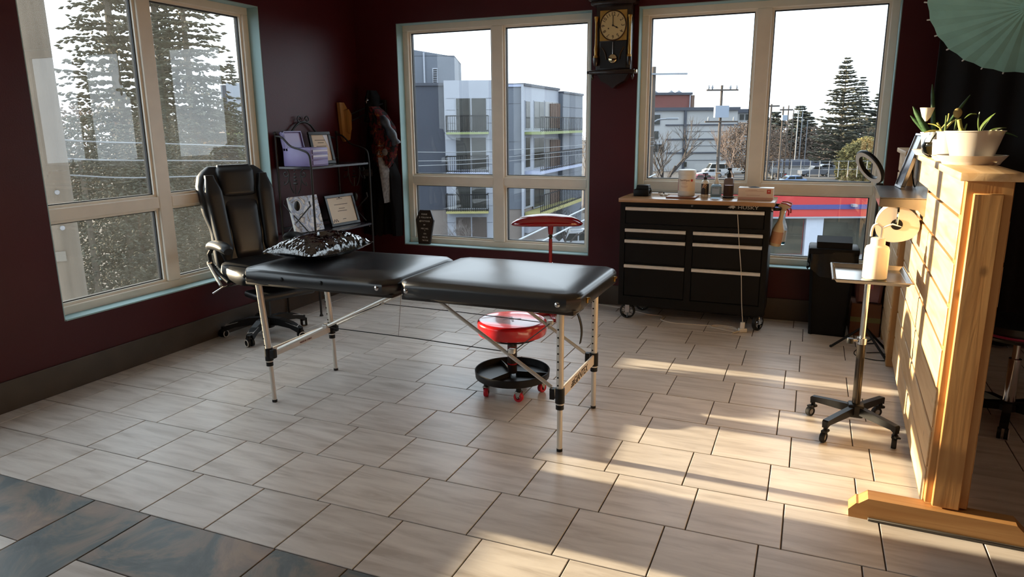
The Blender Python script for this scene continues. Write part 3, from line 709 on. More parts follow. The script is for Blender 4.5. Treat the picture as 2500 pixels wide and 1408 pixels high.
def caster(x, y, swivel):
    c = Vector((x, y, .058)); d = Vector((cos(swivel), sin(swivel), 0)); a = Vector((-d.y, d.x, 0))
    M = Matrix.Translation(c) @ a.to_track_quat('Z', 'Y').to_matrix().to_4x4()
    w = part('caster', MB().lathe([(.044, -.015), (.054, -.015), (.058, -.010), (.058, .010), (.054, .015), (.044, .015)], n=32, M=M), rubber, cab)
    r = MB().lathe([(.044, -.013), (.047, -.013), (.047, .013), (.044, .013), (.044, -.013)], n=32, M=M)
    for i in range(6):
        t = i * pi / 3; e = d * cos(t) + Vector((0, 0, 1)) * sin(t); e2 = d * cos(t + .5) + Vector((0, 0, 1)) * sin(t + .5)
        r.tube([c + e * .008, c + e2 * .046], .0035, n=6)
    sub('spoked_rim', r, chrome, w)
    sub('hub', MB().cyl(c - a * .017, c + a * .017, .012, n=14), chrome, w)
    f = MB()
    for s in (-1, 1): f.rbox((-.018, s * .019 - .0025, -.012), (.018, s * .019 + .0025, .052), .003, 1, M=Matrix.Translation(c) @ Matrix.Rotation(swivel, 4, 'Z'))
    f.rbox((-.022, -.024, .050), (.022, .024, .058), .002, 1, M=Matrix.Translation(c) @ Matrix.Rotation(swivel, 4, 'Z'))
    sub('fork', f, chrome, w)
caster(-1.222, 3.475, .05); caster(-.272, 3.475, 1.1); caster(-1.165, 3.75, .3); caster(-.30, 3.75, .2)
ZT = .925
# ------------------------------------------------------------------ things on the cabinet
tab = thing('wipes_tub', 'large white disinfectant wipes tub on the tool cabinet', 'tub', (-.838, 3.60, ZT + .014))
def P(root):
    return lambda name, b, m: part(name, b, m, root, world=False)
q = P(tab)
q('body', MB().lathe([(0, 0), (.058, 0), (.061, .004), (.061, .155), (0, .155)], n=40), whiteplastic)
q('lid', MB().lathe([(.063, .152), (.0645, .156), (.0645, .178), (.061, .186), (.052, .189), (0, .190)], n=40), whiteplastic)
def curved_label(r, a0, a1, z0, z1, n=14): return MB().grid(lambda u, v: Vector((r * cos(a0 + (a1 - a0) * u), r * sin(a0 + (a1 - a0) * u), z0 + (z1 - z0) * v)), n, 1)
def lab(b, m, name, root):
    o = part(name, b, m, root, world=False); return o
lab(curved_label(.0614, radians(190), radians(350), .035, .122), mat('cream_label', srgb(232, 214, 192), rough=.5), 'label', tab)
lab(curved_label(.0618, radians(188), radians(206), .035, .122, 4), mat('magenta_label', srgb(176, 60, 84), rough=.5), 'label_stripe', tab)
lab(curved_label(.0618, radians(306), radians(322), .105, .121, 4), mat('red_label', srgb(196, 62, 52), rough=.5), 'label_square', tab)
def wrap_text(txt, size, r, acen, z, root, m, name='lettering'):
    me = text_mesh(txt, size, 0.0003)
    for v in me.vertices:
        a = acen + v.co.x / r; d = r + .0004 - v.co.y; v.co = Vector((d * cos(a), d * sin(a), z + v.co.z))
    me.update(); return part(name, me, m, root, world=False)
wrap_text('CaviWipes', .0175, .062, radians(262), .113, tab, mat('maroon_print', srgb(90, 34, 44), rough=.6))
b = MB()
for z, w_ in ((.098, .6), (.091, .7), (.084, .5), (.072, .9), (.066, .8), (.060, .55)): b.grid(lambda u, v, z=z, w_=w_: Vector((.0617 * cos(radians(262) - w_ / 2 + w_ * u), .0617 * sin(radians(262) - w_ / 2 + w_ * u), z + .0022 * v)), 8, 1)
q('print_lines', b, mat('faint_print', srgb(200, 160, 140), rough=.6))['kind'] = 'stuff'
brd = solo('wooden_board', MB().rbox((-.965, 3.475, ZT), (-.755, 3.665, ZT + .013), .003, 2), mat('reddish_board', srgb(134, 84, 60), rough=.35, var=.1, scale=6, stretch=(1, 8, 8)), 'thin reddish wooden board under the white wipes tub', 'board')
lo = thing('lotion_bottle', 'lotion pump bottle with dark brown label between wipes tub and sanitizer', 'bottle', (-.712, 3.645, ZT))
q = P(lo)
q('body', MB().lathe([(0, 0), (.0255, 0), (.027, .003), (.027, .110), (.022, .122), (.013, .128), (0, .128)], n=28), whiteplastic)
q('label', curved_label(.0274, radians(160), radians(380), .022, .100, 18), mat('dark_brown_label', srgb(40, 28, 24), rough=.4))
b = MB()
for k in range(3): b.grid(lambda u, v, k=k: Vector((.0278 * cos(radians(225 + 60 * u + k * 8)), .0278 * sin(radians(225 + 60 * u + k * 8)), .062 + .010 * k + .012 * sin(u * pi) + v * .007)), 8, 1)
q('label_swirl', b, mat('cream_swirl', srgb(196, 158, 128), rough=.5))
q('pump', MB().cyl((0, 0, .128), (0, 0, .148), .013, n=18).cyl((0, 0, .148), (0, 0, .168), .004, n=10).rbox((-.02, -.007, .166), (.018, .007, .176), .003), blackplastic)
sa = thing('sanitizer_bottle', 'clear blue hand sanitizer pump bottle with white pump', 'bottle', (-.632, 3.645, ZT))
q = P(sa)
clearplastic = mat('clear_plastic', (.92, .95, .97, 1), rough=.06, trans=1.0, ior=1.2, spec=.4)
q('body', MB().rbox((-.038, -.024, 0), (.038, .024, .088), .012, 3), mat('blue_clear_gel', srgb(176, 200, 216), rough=.08, trans=.85, ior=1.2))
q('shoulder', MB().lathe([(.036, .084), (.033, .094), (.014, .102), (0, .102)], n=24, sy=.65), MATS['blue_clear_gel'])
q('label', MB().rbox((-.026, -.0252, .028), (.026, -.0244, .076), .0003, 1), mat('pale_blue_label', srgb(168, 186, 206), rough=.4))
q('lettering', text_mesh('PURELL', .0135, .0003, M=Mloc(0, -.0257, .070)), mat('navy_print', srgb(34, 44, 74), rough=.5))
q('collar', MB().lathe([(.016, .100), (.019, .104), (.019, .118), (.014, .128), (.011, .140), (0, .140)], n=20), whiteplastic)
q('pump', MB().cyl((0, 0, .138), (0, 0, .176), .006, n=12).rbox((-.010, -.008, .172), (.024, .008, .184), .004), whiteplastic)
sp_ = thing('soap_dispenser', 'amber soap dispenser bottle with black pump on a dark dish', 'bottle', (-.545, 3.645, ZT + .012))
q = P(sp_)
q('body', MB().lathe([(0, 0), (.0335, 0), (.036, .004), (.036, .118), (.031, .130), (.014, .138), (0, .138)], n=30), mat('smoked_glass', srgb(150, 132, 130), rough=.06, trans=.9, ior=1.2))
q('amber_liquid', MB().lathe([(0, .003), (.033, .003), (.033, .080), (0, .080)], n=28), mat('amber_liquid', srgb(166, 106, 34), rough=.1, trans=.6, ior=1.3))
q('pump', MB().cyl((0, 0, .136), (0, 0, .156), .016, n=18).sphere((0, 0, .158), .015, 14, 8).cyl((0, 0, .165), (0, 0, .192), .006, n=10).rbox((-.014, -.009, .186), (.016, .009, .204), .005), blackplastic)
solo('soap_dish', MB().lathe([(0, 0), (.036, 0), (.046, .010), (.047, .012), (.043, .011), (0, .008)], n=30), mat('dark_dish', srgb(40, 36, 36), rough=.2), 'small dark round dish under the amber soap dispenser', 'dish', loc=(-.545, 3.645, ZT))
gb = thing('glove_box', 'pale cardboard disposable glove box at the end of the tool cabinet', 'box', (-.352, 3.615, ZT))
q = P(gb)
cardm = mat('pale_cardboard', srgb(226, 204, 184), rough=.6, var=.03)
q('carton', MB().rbox((-.118, -.055, 0), (.118, .055, .082), .002, 1), cardm)
q('lid_flap', MB().box((-.118, -.045, .0822), (-.06, .055, .0832)).box((.03, -.045, .0822), (.118, .055, .0832)), whiteplastic)
q('gloves', MB().sphere((-.015, 0, .080), .03, 14, 8, (1.4, 1, .35)), rubber)
q('size_square', MB().box((.075, -.0562, .045), (.102, -.0552, .074)), mat('red_square', srgb(188, 64, 52), rough=.6))
q('lettering', text_mesh('M', .016, .0003, M=Mloc(.0885, -.0565, .060)), whiteink)
b = MB()
for z, x0, x1 in ((.066, -.05, .01), (.060, -.07, .055), (.030, -.06, .03)): b.box((x0, -.0560, z), (x1, -.0552, z + .003))
q('print_lines', b, MATS['faint_print'])['kind'] = 'stuff'
q('base_stripe', MB().box((-.118, -.0556, .0), (.118, -.0550, .018)), mat('salmon_stripe', srgb(206, 160, 140), rough=.6))
lp_ = thing('label_printer', 'small black label printer at the dark end of the tool cabinet', 'printer', (-1.165, 3.62, ZT))
q = P(lp_)
q('body', MB().rbox((-.062, -.05, 0), (.055, .05, .052), .008, 2), blackplastic)
q('lid', MB().prism([(-.045, .05), (.052, .05), (.046, .082), (-.038, .082)], -.035, .04), blackplastic)
q('roll_arm', MB().tube([(.055, -.02, .02), (.066, -.02, .045), (.058, -.02, .062)], .006, n=8), blackplastic)
for i, (x, y, r_) in enumerate(((-1.03, 3.66, .3), (-.995, 3.65, 1.2))):
    solo('crumpled_tissue', MB().sphere((0, 0, .008), .012, 7, 5, (1.5, .9, .65)), whiteplastic, ('larger' if i == 0 else 'smaller') + ' scrap of white tissue beside the black label printer', 'tissue', loc=(x, y, ZT))
# ------------------------------------------------------------------ spray bottles hung on the push handle
def spray(root, m_body, m_lab):
    q = P(root)
    q('bottle', MB().lathe([(0, -.29), (.037, -.29), (.041, -.284), (.041, -.175), (.034, -.155), (.018, -.115), (.0145, -.075), (.0145, -.055), (0, -.055)], n=26), m_body)
    q('label', curved_label(.0414, radians(170), radians(370), -.268, -.185, 16), m_lab)
    q('collar', MB().cyl((0, 0, -.06), (0, 0, -.035), .017, n=20), m_body)
    q('spray_head', MB().prism([(-.022, -.036), (.02, -.036), (.026, -.020), (.045, -.012), (.046, .004), (.020, .012), (-.024, .008), (-.034, -.012)], -.012, .012), mat('cream_plastic', srgb(224, 206, 178), rough=.4))
    q('trigger', MB().tube([(.028, 0, -.018), (.046, 0, -.034), (.048, 0, -.062)], .0055, n=8), mat('trigger_red', srgb(170, 30, 34), rough=.35))
    q('top_cap', MB().prism([(-.020, .010), (.044, .005), (.052, .001), (.046, .012), (.018, .019), (-.016, .016)], -.011, .011), MATS['trigger_red'])
s1 = thing('spray_bottle', 'cream spray bottle with red trigger hung on the tool cabinet handle', 'spray bottle', (-.158, 3.545, .895), group='spray bottles on the cabinet handle')
s1.rotation_euler = (0, radians(9), radians(-25)); spray(s1, mat('cream_plastic', srgb(224, 206, 178), rough=.4), mat('pinkish_label', srgb(206, 160, 134), rough=.5))
part('label_edge', curved_label(.0418, radians(168), radians(208), -.268, -.185, 5), mat('maroon_label_edge', srgb(128, 40, 52), rough=.5), s1, world=False)
s2 = thing('spray_bottle', 'clear spray bottle with bright blue liquid hanging behind the cream spray bottle', 'spray bottle', (-.155, 3.66, .895), group='spray bottles on the cabinet handle')
s2.rotation_euler = (0, radians(4), radians(-10)); spray(s2, mat('clear_spray', (.85, .92, .95, 1), rough=.06, trans=.95, ior=1.15), mat('pale_label', srgb(196, 200, 204), rough=.5))
part('blue_liquid', MB().lathe([(0, -.286), (.038, -.286), (.038, -.235), (0, -.235)], n=24), mat('cyan_liquid', srgb(40, 190, 210), rough=.15, trans=.5, ior=1.3), s2, world=False)
# ------------------------------------------------------------------ cables on and by the cabinet
cordm = mat('white_cord', srgb(206, 196, 182), rough=.5)
solo('charging_cable', MB().tube(smoothpath([(-.45, 3.400, .838), (-.444, 3.395, .79), (-.425, 3.396, .62), (-.40, 3.396, .42), (-.385, 3.397, .22), (-.372, 3.402, .09), (-.365, 3.40, .05)], 6), .0026, n=6), cordm, 'thin white cable hanging down the front of the tool cabinet', 'cable')
solo('extension_cord', MB().tube(smoothpath([(-1.72, 3.80, .004), (-1.50, 3.78, .004), (-1.30, 3.72, .004), (-1.10, 3.62, .004), (-.98, 3.60, .004), (-.965, 3.50, .004), (-.86, 3.44, .004), (-.68, 3.455, .004), (-.53, 3.46, .004), (-.42, 3.44, .004), (-.41, 3.36, .004), (-.50, 3.37, .009), (-.585, 3.42, .008), (-.56, 3.47, .010), (-.44, 3.46, .010), (-.40, 3.40, .006), (-.43, 3.31, .006), (-.385, 3.36, .012)], 6), .0042, n=8), cordm, 'white extension cord looping over the floor under the tool cabinet', 'cord')
pl = thing('power_plug', 'white multi-outlet plug standing on the floor by the cabinet caster', 'plug', (-.365, 3.385, 0))
q = P(pl)
q('socket_block', MB().rbox((-.03, -.016, .0), (.028, .016, .030), .006, 2, M=Mloc(0, 0, 0, .5)), whiteplastic)
q('adapter', MB().rbox((-.018, -.014, .030), (.014, .014, .075), .005, 2), whiteplastic)
# ------------------------------------------------------------------ wrought-iron bookcase in the corner
BX0, BX1, BY0, BY1 = -3.79, -3.475, 2.67, 3.44
bk = thing('iron_bookcase', 'black wrought-iron bookcase with scrollwork ends in the corner behind the office chair', 'bookcase', (-3.63, 3.05, 0))
shelfm = mat('dark_glossy_shelf', srgb(52, 50, 56), rough=.22, var=.1, scale=8)
for z in (1.158, .643, .365): part('shelf', MB().rbox((BX0, BY0, z - .02), (BX1, BY1, z), .003, 1), shelfm, bk)
def scroll(c, r, turns, a0, ax, az, s=1):
    """flat spiral in the plane of ax and az."""
    n = 22; return [Vector(c) + (ax * cos(a0 + s * turns * 2 * pi * i / n) + az * sin(a0 + s * turns * 2 * pi * i / n)) * (r * (1 - .78 * i / n)) for i in range(n + 1)]
EX, EZ = Vector((1, 0, 0)), Vector((0, 0, 1))
for y in (BY0, BY1):
    part('post', MB().tube([(BX1, y, 0), (BX1, y, 1.16)], .0085, n=8).lathe([(0, 0), (.016, .0), (.012, .012), (.008, .02)], (BX1, y, 0), 12), iron, bk)
    part('post', MB().tube([(BX0, y, 0), (BX0, y, 1.40)], .0085, n=8).sphere((BX0, y, 1.405), .014, 10, 6), iron, bk)
    part('sweep_rail', MB().tube(smoothpath([(BX0, y, 1.385), (BX0 + .06, y, 1.375), (BX0 + .14, y, 1.31), (BX0 + .23, y, 1.285), (BX1 - .015, y, 1.25), (BX1, y, 1.155)], 6), .0075, n=8), iron, bk)
    xm = (BX0 + BX1) / 2
    for s in (-1, 1):
        part('diamond_bar', MB().tube([(xm + s * .115, y, .90), (xm + s * .125, y, .865), (xm - s * .10, y, .655)], .0055, n=6), iron, bk)
        part('scroll', MB().tube(scroll((xm + s * .085, y, 1.105), .033, 1.1, pi / 2, EX, EZ, s), .0045, n=6), iron, bk)
        part('scroll', MB().tube(smoothpath([(xm + s * .052, y, 1.10), (xm + s * .07, y, 1.04), (xm + s * .105, y, 1.02), (xm + s * .10, y, 1.045)], 5), .0045, n=6), iron, bk)
        part('scroll', MB().tube(smoothpath([(xm + s * .055, y, 1.06), (xm + s * .045, y, 1.0), (xm + s * .02, y, .955)], 5), .0045, n=6), iron, bk)
        part('scroll', MB().tube(scroll((xm + s * .10, y, .245), .032, 1.2, pi / 2, EX, EZ, -s), .007, n=6), iron, bk)
        part('scroll', MB().tube(scroll((xm + s * .055, y, .315), .030, 1.0, -pi / 2, EX, EZ, s), .007, n=6), iron, bk)
    b = MB()
    for k in range(5): b.sphere((xm, y, 1.03 + k * .025), .013 - k * .001, 8, 5, (1.9 - .25 * k, .5, .7))
    b.tube([(xm, y, 1.03), (xm - .005, y, .95)], .004, n=6); part('leaf_spray', b, iron, bk)
    part('acorn_boss', MB().sphere((xm, y, .86), .03, 12, 8, (.8, .6, 1.3)), iron, bk)
    part('boss_plate', MB().sphere((xm, y, .285), .05, 10, 6, (.7, .15, 1.0)), iron, bk)
    part('bottom_rail', MB().tube([(BX0, y, .355), (BX1, y, .355)], .006, n=6).tube([(BX0, y, .205), (BX1, y, .205)], .006, n=6), iron, bk)
for z in (1.19, .675): part('back_rail', MB().tube([(BX0, BY0, z), (BX0, BY1, z)], .006, n=6), iron, bk)
b = MB().tube(smoothpath([(BX0, BY0 + .05, 1.39), (BX0, BY0 + .16, 1.40), (BX0, BY0 + .26, 1.47), (BX0, BY0 + .34, 1.49), (BX0, BY0 + .42, 1.47), (BX0, BY0 + .52, 1.40), (BX0, BY1 - .04, 1.36)], 6), .008, n=8)
b.tube(scroll((BX0, BY0 + .29, 1.51), .03, 1.1, 0, Vector((0, 1, 0)), EZ), .005, n=6).tube(scroll((BX0, BY0 + .39, 1.51), .03, 1.1, pi, Vector((0, 1, 0)), EZ, -1), .005, n=6)
part('crest', b, iron, bk)
# purple case
pc = thing('jewelry_case', 'open lilac storage case with drawers on the top shelf of the iron bookcase', 'storage case', (-3.62, 2.80, 1.158))
lil = mat('lilac_leatherette', srgb(136, 126, 176), rough=.4, var=.04, scale=20)
lil2 = mat('pale_lilac_lining', srgb(176, 172, 214), rough=.5)
q = P(pc)
q('body', MB().rbox((-.13, -.105, 0), (.13, .105, .140), .006, 2), lil)
q('lid', MB().rbox((-.13, -.105, 0), (-.10, .105, .15), .006, 2, M=Mloc(0, 0, .135, 0, 0, radians(-12))), lil)
q('lid_lining', MB().rbox((-.0995, -.094, .012), (-.0975, .094, .138), .001, 1, M=Mloc(0, 0, .135, 0, 0, radians(-12))), lil2)
q('lid_rim', MB().box((-.10, -.105, .0), (-.085, -.097, .15), Mloc(0, 0, .135, 0, 0, radians(-12))).box((-.10, .097, .0), (-.085, .105, .15), Mloc(0, 0, .135, 0, 0, radians(-12))).box((-.10, -.105, .142), (-.085, .105, .15), Mloc(0, 0, .135, 0, 0, radians(-12))), lil)
for z0, z1 in ((.095, .125), (.055, .085), (.012, .045)):
    q('drawer', MB().rbox((.128, -.09, z0), (.137, .09, z1), .002, 1), lil)
for z in (.118, .078): q('drawer_edge', MB().box((.137, -.088, z - .008), (.139, .088, z + .006)), mat('white_edge', srgb(208, 206, 222), rough=.5))
# framed certificates and canvas
def framed(name, label, cat, center, w, h, yaw, tilt, fm, pm, border=.022, lines=(), seal=True):
    t = thing(name, label, cat, center); t.rotation_euler = (radians(-tilt), 0, yaw)     # local: faces -y, stands on z=0
    q = P(t)
    b = MB()
    for (x0, x1, z0, z1) in ((-w / 2, w / 2, 0, border), (-w / 2, w / 2, h - border, h), (-w / 2, -w / 2 + border, border, h - border), (w / 2 - border, w / 2, border, h - border)): b.rbox((x0, -.012, z0), (x1, .008, z1), .002, 1)
    q('frame', b, fm); q('document', MB().box((-w / 2 + border, -.004, border), (w / 2 - border, .004, h - border)), pm)
    b = MB()
    for (z, hw) in lines: b.box((-hw, -.0052, h * z - .002), (hw, -.0045, h * z + .002))
    if lines: q('print_lines', b, ink)['kind'] = 'stuff'
    return t, q
blackframe = mat('black_picture_frame', srgb(24, 22, 22), rough=.3)
t, q = framed('framed_certificate', 'upright black-framed certificate beside the lilac case on the upper shelf', 'certificate', (-3.645, 3.065, 1.158), .215, .262, pi / 2 - .25, 14, blackframe, paper, .026, ((.74, .055), (.66, .03), (.55, .05), (.45, .04), (.30, .05)))
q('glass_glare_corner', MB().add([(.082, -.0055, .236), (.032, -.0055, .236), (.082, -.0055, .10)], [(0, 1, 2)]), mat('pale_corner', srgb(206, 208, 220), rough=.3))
t, q = framed('framed_certificate', 'wide dark-framed certificate leaning on the lower shelf of the iron bookcase', 'certificate', (-3.60, 3.235, .643), .345, .262, pi / 2 - .12, 16, blackframe, paper, .024, ((.86, .035), (.68, .08), (.55, .035), (.47, .055), (.20, .02)))
q('crest', MB().sphere((0, -.005, .236), .008, 8, 5, (1.2, .15, .7)), ink)
b = MB()
for k in range(5): b.sphere((-.13 + k * .012, -.005, .040 + .012 * (k % 2)), .009, 7, 4, (1, .12, .8))
q('corner_ornament', b, mat('grey_ornament', srgb(120, 104, 96), rough=.7))
cv = thing('canvas_print', 'white and blue swirled canvas print leaning behind the bookcase scrollwork', 'canvas', (-3.63, 2.795, .643)); cv.rotation_euler = (radians(-14), 0, pi / 2 - .18)
q = P(cv)
def marble():
    m = bpy.data.materials.new('blue_white_swirl'); m.use_nodes = True; n = m.node_tree.nodes; L = m.node_tree.links; p = n['Principled BSDF']
    tc = n.new('ShaderNodeTexCoord'); nz = n.new('ShaderNodeTexNoise'); nz.inputs['Scale'].default_value = 7; nz.inputs['Distortion'].default_value = 2.2; nz.inputs['Detail'].default_value = 3
    L.new(tc.outputs['Object'], nz.inputs['Vector']); rp = n.new('ShaderNodeValToRGB'); e = rp.color_ramp.elements
    e[0].position = .38; e[0].color = srgb(226, 226, 226); e[1].position = .68; e[1].color = srgb(222, 214, 204)
    for pz, c in ((.47, (150, 160, 190)), (.50, (196, 204, 218)), (.56, (110, 90, 84)), (.60, (214, 208, 200))): k = e.new(pz); k.color = srgb(*c)
    L.new(nz.outputs['Fac'], rp.inputs[0]); L.new(rp.outputs[0], p.inputs['Base Color']); p.inputs['Roughness'].default_value = .3; return m
q('printed_face', MB().rbox((-.14, -.02, 0), (.14, -.004, .285), .002, 1), marble())
q('stretcher', MB().box((-.138, -.004, .002), (.138, .014, .283)), whiteplastic)
wb = thing('white_carton', 'long white cardboard carton on the lowest shelf of the iron bookcase', 'carton', (-3.63, 2.99, .365)); q = P(wb)
wb.location.z = .205 + .007
q('carton', MB().rbox((-.145, -.29, 0), (.165, .29, .128), .003, 1), mat('white_carton_board', srgb(214, 200, 200), rough=.6, var=.03))
q('lid_seam', MB().box((.1652, -.29, .098), (.1658, .29, .100)), ink)
for y in (2.75, 3.2): part('under_bar', MB().tube([(BX0, y, .205), (BX1, y, .205)], .006, n=6), iron, bk)
# carved wooden wall piece
cw = thing('carved_wall_piece', 'pale carved wooden piece fixed on the maroon wall near the corner', 'wall carving', (XL + .01, 3.58, 1.49)); cw.rotation_euler = (0, 0, pi / 2); q = P(cw)
carv = wood_mat('carved_honey_wood', srgb(150, 108, 60), srgb(178, 132, 78), axis=2, knots=False)
q('back_plate', MB().prism([(-.085, .165), (-.02, .165), (.03, .11), (.085, .07), (.07, -.06), (.045, -.15), (-.03, -.165), (-.06, -.12)], -.03, .0), carv)
q('raised_core', MB().prism([(-.03, .10), (.01, .11), (.045, .07), (.04, -.06), (.015, -.10), (-.02, -.08)], -.055, -.03), carv)
q('peg', MB().tube([(-.045, -.03, -.14), (-.05, -.05, -.155)], .012, n=8), carv)
for k, (z0, z1) in enumerate(((.06, .13), (.0, .08))): q('arm', MB().tube([(.06, -.02, z0), (.20, -.12, z1)], .006, n=6), iron)
# ------------------------------------------------------------------ coats on the corner hook
def garment(rings, n=26, seed=1, fold=.012):
    """draped cloth: rings = (cx, cy, z, rx, ry)."""
    rnd = random.Random(seed); ph = [rnd.uniform(0, 6) for _ in range(4)]; b = MB(); vs = []
    for j, (cx, cy, z, rx, ry) in enumerate(rings):
        for k in range(n):
            a = 2 * pi * k / n; f = 1 + fold / max(rx, .03) * (sin(5 * a + ph[0]) + .6 * sin(9 * a + ph[1] + j * .2)) * min(1, j / 3)
            vs.append(Vector((cx + rx * f * cos(a), cy + ry * f * sin(a), z)))
    fs = [(j * n + k, j * n + (k + 1) % n, (j + 1) * n + (k + 1) % n, (j + 1) * n + k) for j in range(len(rings) - 1) for k in range(n)]
    fs += [tuple(range(n)), tuple((len(rings) - 1) * n + k for k in range(n))]
    return b.add(vs, fs, True)
def dens(tab, n):
    out = []
    for i in range(n + 1):
        t = i / n * (len(tab) - 1); k = min(int(t), len(tab) - 2); f = t - k; out.append(tuple(a + (b - a) * f for a, b in zip(tab[k], tab[k + 1])))
    return out
hook = thing('coat_hook', 'dark iron coat hook on the back wall in the corner', 'hook', (-3.55, YB - .03, 1.60)); q = P(hook)
q('plate', MB().rbox((-.03, .0, -.06), (.03, .03, .08), .005), iron); q('hook_arm', MB().tube(smoothpath([(0, .01, .05), (0, -.06, .04), (0, -.085, .07), (0, -.08, .10)], 5), .008, n=8), iron)
def cloth(fn, nu=26, nv=36, amp=.02, fr=(9, 3), seed=0, edge=.0):
    """hung cloth: fn(u, v) gives the front sheet; folds run down it; closed at the back by a flatter sheet."""
    b = MB()
    def pt(u, v, back):
        p = fn(u, v); o = Vector((u * fr[0] + seed, v * fr[1] * .35 + seed, seed * 1.7)); f = noise.noise(o) + .5 * noise.noise(o * 2.3)
        rim = min(u, 1 - u) * 2; d = amp * f * (.35 + .65 * v) + .085 * (1 - (1 - rim) ** 2.2)
        return p + Vector((0, (.004 if back else -d), -edge * abs(noise.noise(Vector((u * 7 + seed, 3.1, 0)))) * v ** 6))
    b.grid(lambda u, v: pt(u, v, False), nu, nv); b.grid(lambda u, v: pt(1 - u, v, True), nu, nv); return b
def spanx(tab, v):
    for (a, x0, x1), (c, y0, y1) in zip(tab, tab[1:]):
        if v <= c: f = (v - a) / (c - a); return x0 + (y0 - x0) * f, x1 + (y1 - x1) * f
    return tab[-1][1], tab[-1][2]
def sheet(tab, y, z1, z0): return lambda u, v: Vector(((lambda s: s[0] + (s[1] - s[0]) * u)(spanx(tab, v)), y, z1 + (z0 - z1) * v))
coatm = mat('black_coat_cloth', srgb(13, 11, 12), rough=.9, var=.2, scale=30, spec=.15)
lc = thing('long_black_coat', 'long black coat hanging in the corner below the printed jacket', 'coat', (-3.56, 3.78, .46))
part('coat_body', cloth(sheet([(0, -3.62, -3.56), (.06, -3.70, -3.48), (.3, -3.74, -3.40), (.75, -3.77, -3.40), (1, -3.79, -3.42)], 3.78, 1.52, .50), seed=1.3, amp=.035, edge=.05), coatm, lc)
part('coat_tail', cloth(sheet([(0, -3.50, -3.44), (.25, -3.50, -3.36), (.7, -3.47, -3.35), (1, -3.44, -3.36)], 3.75, 1.20, .50), 14, 28, .02, (5, 3), 4.2, .04), coatm, lc)
part('grey_scarf', cloth(sheet([(0, -3.50, -3.45), (.3, -3.50, -3.42), (.7, -3.47, -3.42), (1, -3.44, -3.425)], 3.665, 1.19, .80), 8, 24, .012, (4, 4), 2.2, .02), mat('grey_scarf_cloth', srgb(104, 98, 94), rough=.9, var=.35, scale=40), lc)
part('belt_buckle', MB().rbox((-3.70, 3.665, 1.02), (-3.60, 3.675, 1.08), .004), mat('dull_grey_patch', srgb(64, 58, 56), rough=.8, var=.5, scale=50), lc)
for k, (dx, dz) in enumerate(((-3.69, .60), (-3.67, .57), (-3.66, .60))): part('stud', MB().sphere((dx, 3.69, dz), .005, 8, 5), chrome, lc)
jk = thing('printed_jacket', 'dark jacket with red and orange print hanging in the corner beside the window', 'jacket', (-3.47, 3.74, 1.14))
def printm():
    m = bpy.data.materials.new('red_orange_print'); m.use_nodes = True; n = m.node_tree.nodes; L = m.node_tree.links; p = n['Principled BSDF']
    tc = n.new('ShaderNodeTexCoord'); nz = n.new('ShaderNodeTexNoise'); nz.inputs['Scale'].default_value = 12; nz.inputs['Detail'].default_value = 4; nz.inputs['Distortion'].default_value = 1.2
    L.new(tc.outputs['Object'], nz.inputs['Vector']); rp = n.new('ShaderNodeValToRGB'); e = rp.color_ramp.elements
    e[0].position = .40; e[0].color = srgb(14, 12, 13); e[1].position = .78; e[1].color = srgb(150, 132, 120)
    for pz, c in ((.47, (16, 13, 14)), (.50, (92, 18, 22)), (.56, (70, 14, 18)), (.58, (22, 16, 16)), (.62, (140, 74, 34)), (.66, (30, 20, 18)), (.70, (96, 88, 84))): k = e.new(pz); k.color = srgb(*c)
    L.new(nz.outputs['Fac'], rp.inputs[0]); L.new(rp.outputs[0], p.inputs['Base Color']); p.inputs['Roughness'].default_value = .75; p.inputs['Specular IOR Level'].default_value = .2; return m
part('jacket_body', cloth(sheet([(0, -3.60, -3.52), (.12, -3.62, -3.44), (.35, -3.62, -3.36), (.6, -3.61, -3.33), (.85, -3.60, -3.36), (1, -3.57, -3.40)], 3.70, 1.62, 1.13), 28, 30, .045, (6, 5), 6.1, .08), printm(), jk)
part('jacket_sleeve', MB().tube(smoothpath([(-3.45, 3.64, 1.53), (-3.39, 3.62, 1.45), (-3.33, 3.61, 1.36), (-3.305, 3.62, 1.30)], 5), [.028 + .014 * sin(i * .55) ** 2 for i in range(16)], n=12), mat('grey_blue_cuff', srgb(52, 56, 64), rough=.55, var=.5, scale=26), jk)
part('hanger_loop', MB().tube([(-3.555, 3.74, 1.60), (-3.55, 3.755, 1.665)], .004, n=6), coatm, jk)
part('skull_badge', MB().sphere((-3.415, 3.60, 1.235), .028, 12, 8, (1, .4, 1.1)), mat('bone_print', srgb(110, 100, 94), rough=.7, var=.4, scale=60), jk)
ht = thing('knitted_scarf', 'bunched black scarf on the hook above the printed jacket', 'scarf', (-3.575, 3.76, 1.56))
part('scarf_bunch', cloth(sheet([(0, -3.61, -3.55), (.2, -3.655, -3.52), (.55, -3.665, -3.53), (1, -3.67, -3.57)], 3.72, 1.755, 1.50), 16, 18, .03, (6, 5), 9.4, .05), coatm, ht)
part('silver_pin', MB().cyl((-3.59, 3.60, 1.66), (-3.555, 3.60, 1.672), .003, n=6).cyl((-3.577, 3.60, 1.648), (-3.568, 3.60, 1.685), .003, n=6), chrome, ht)
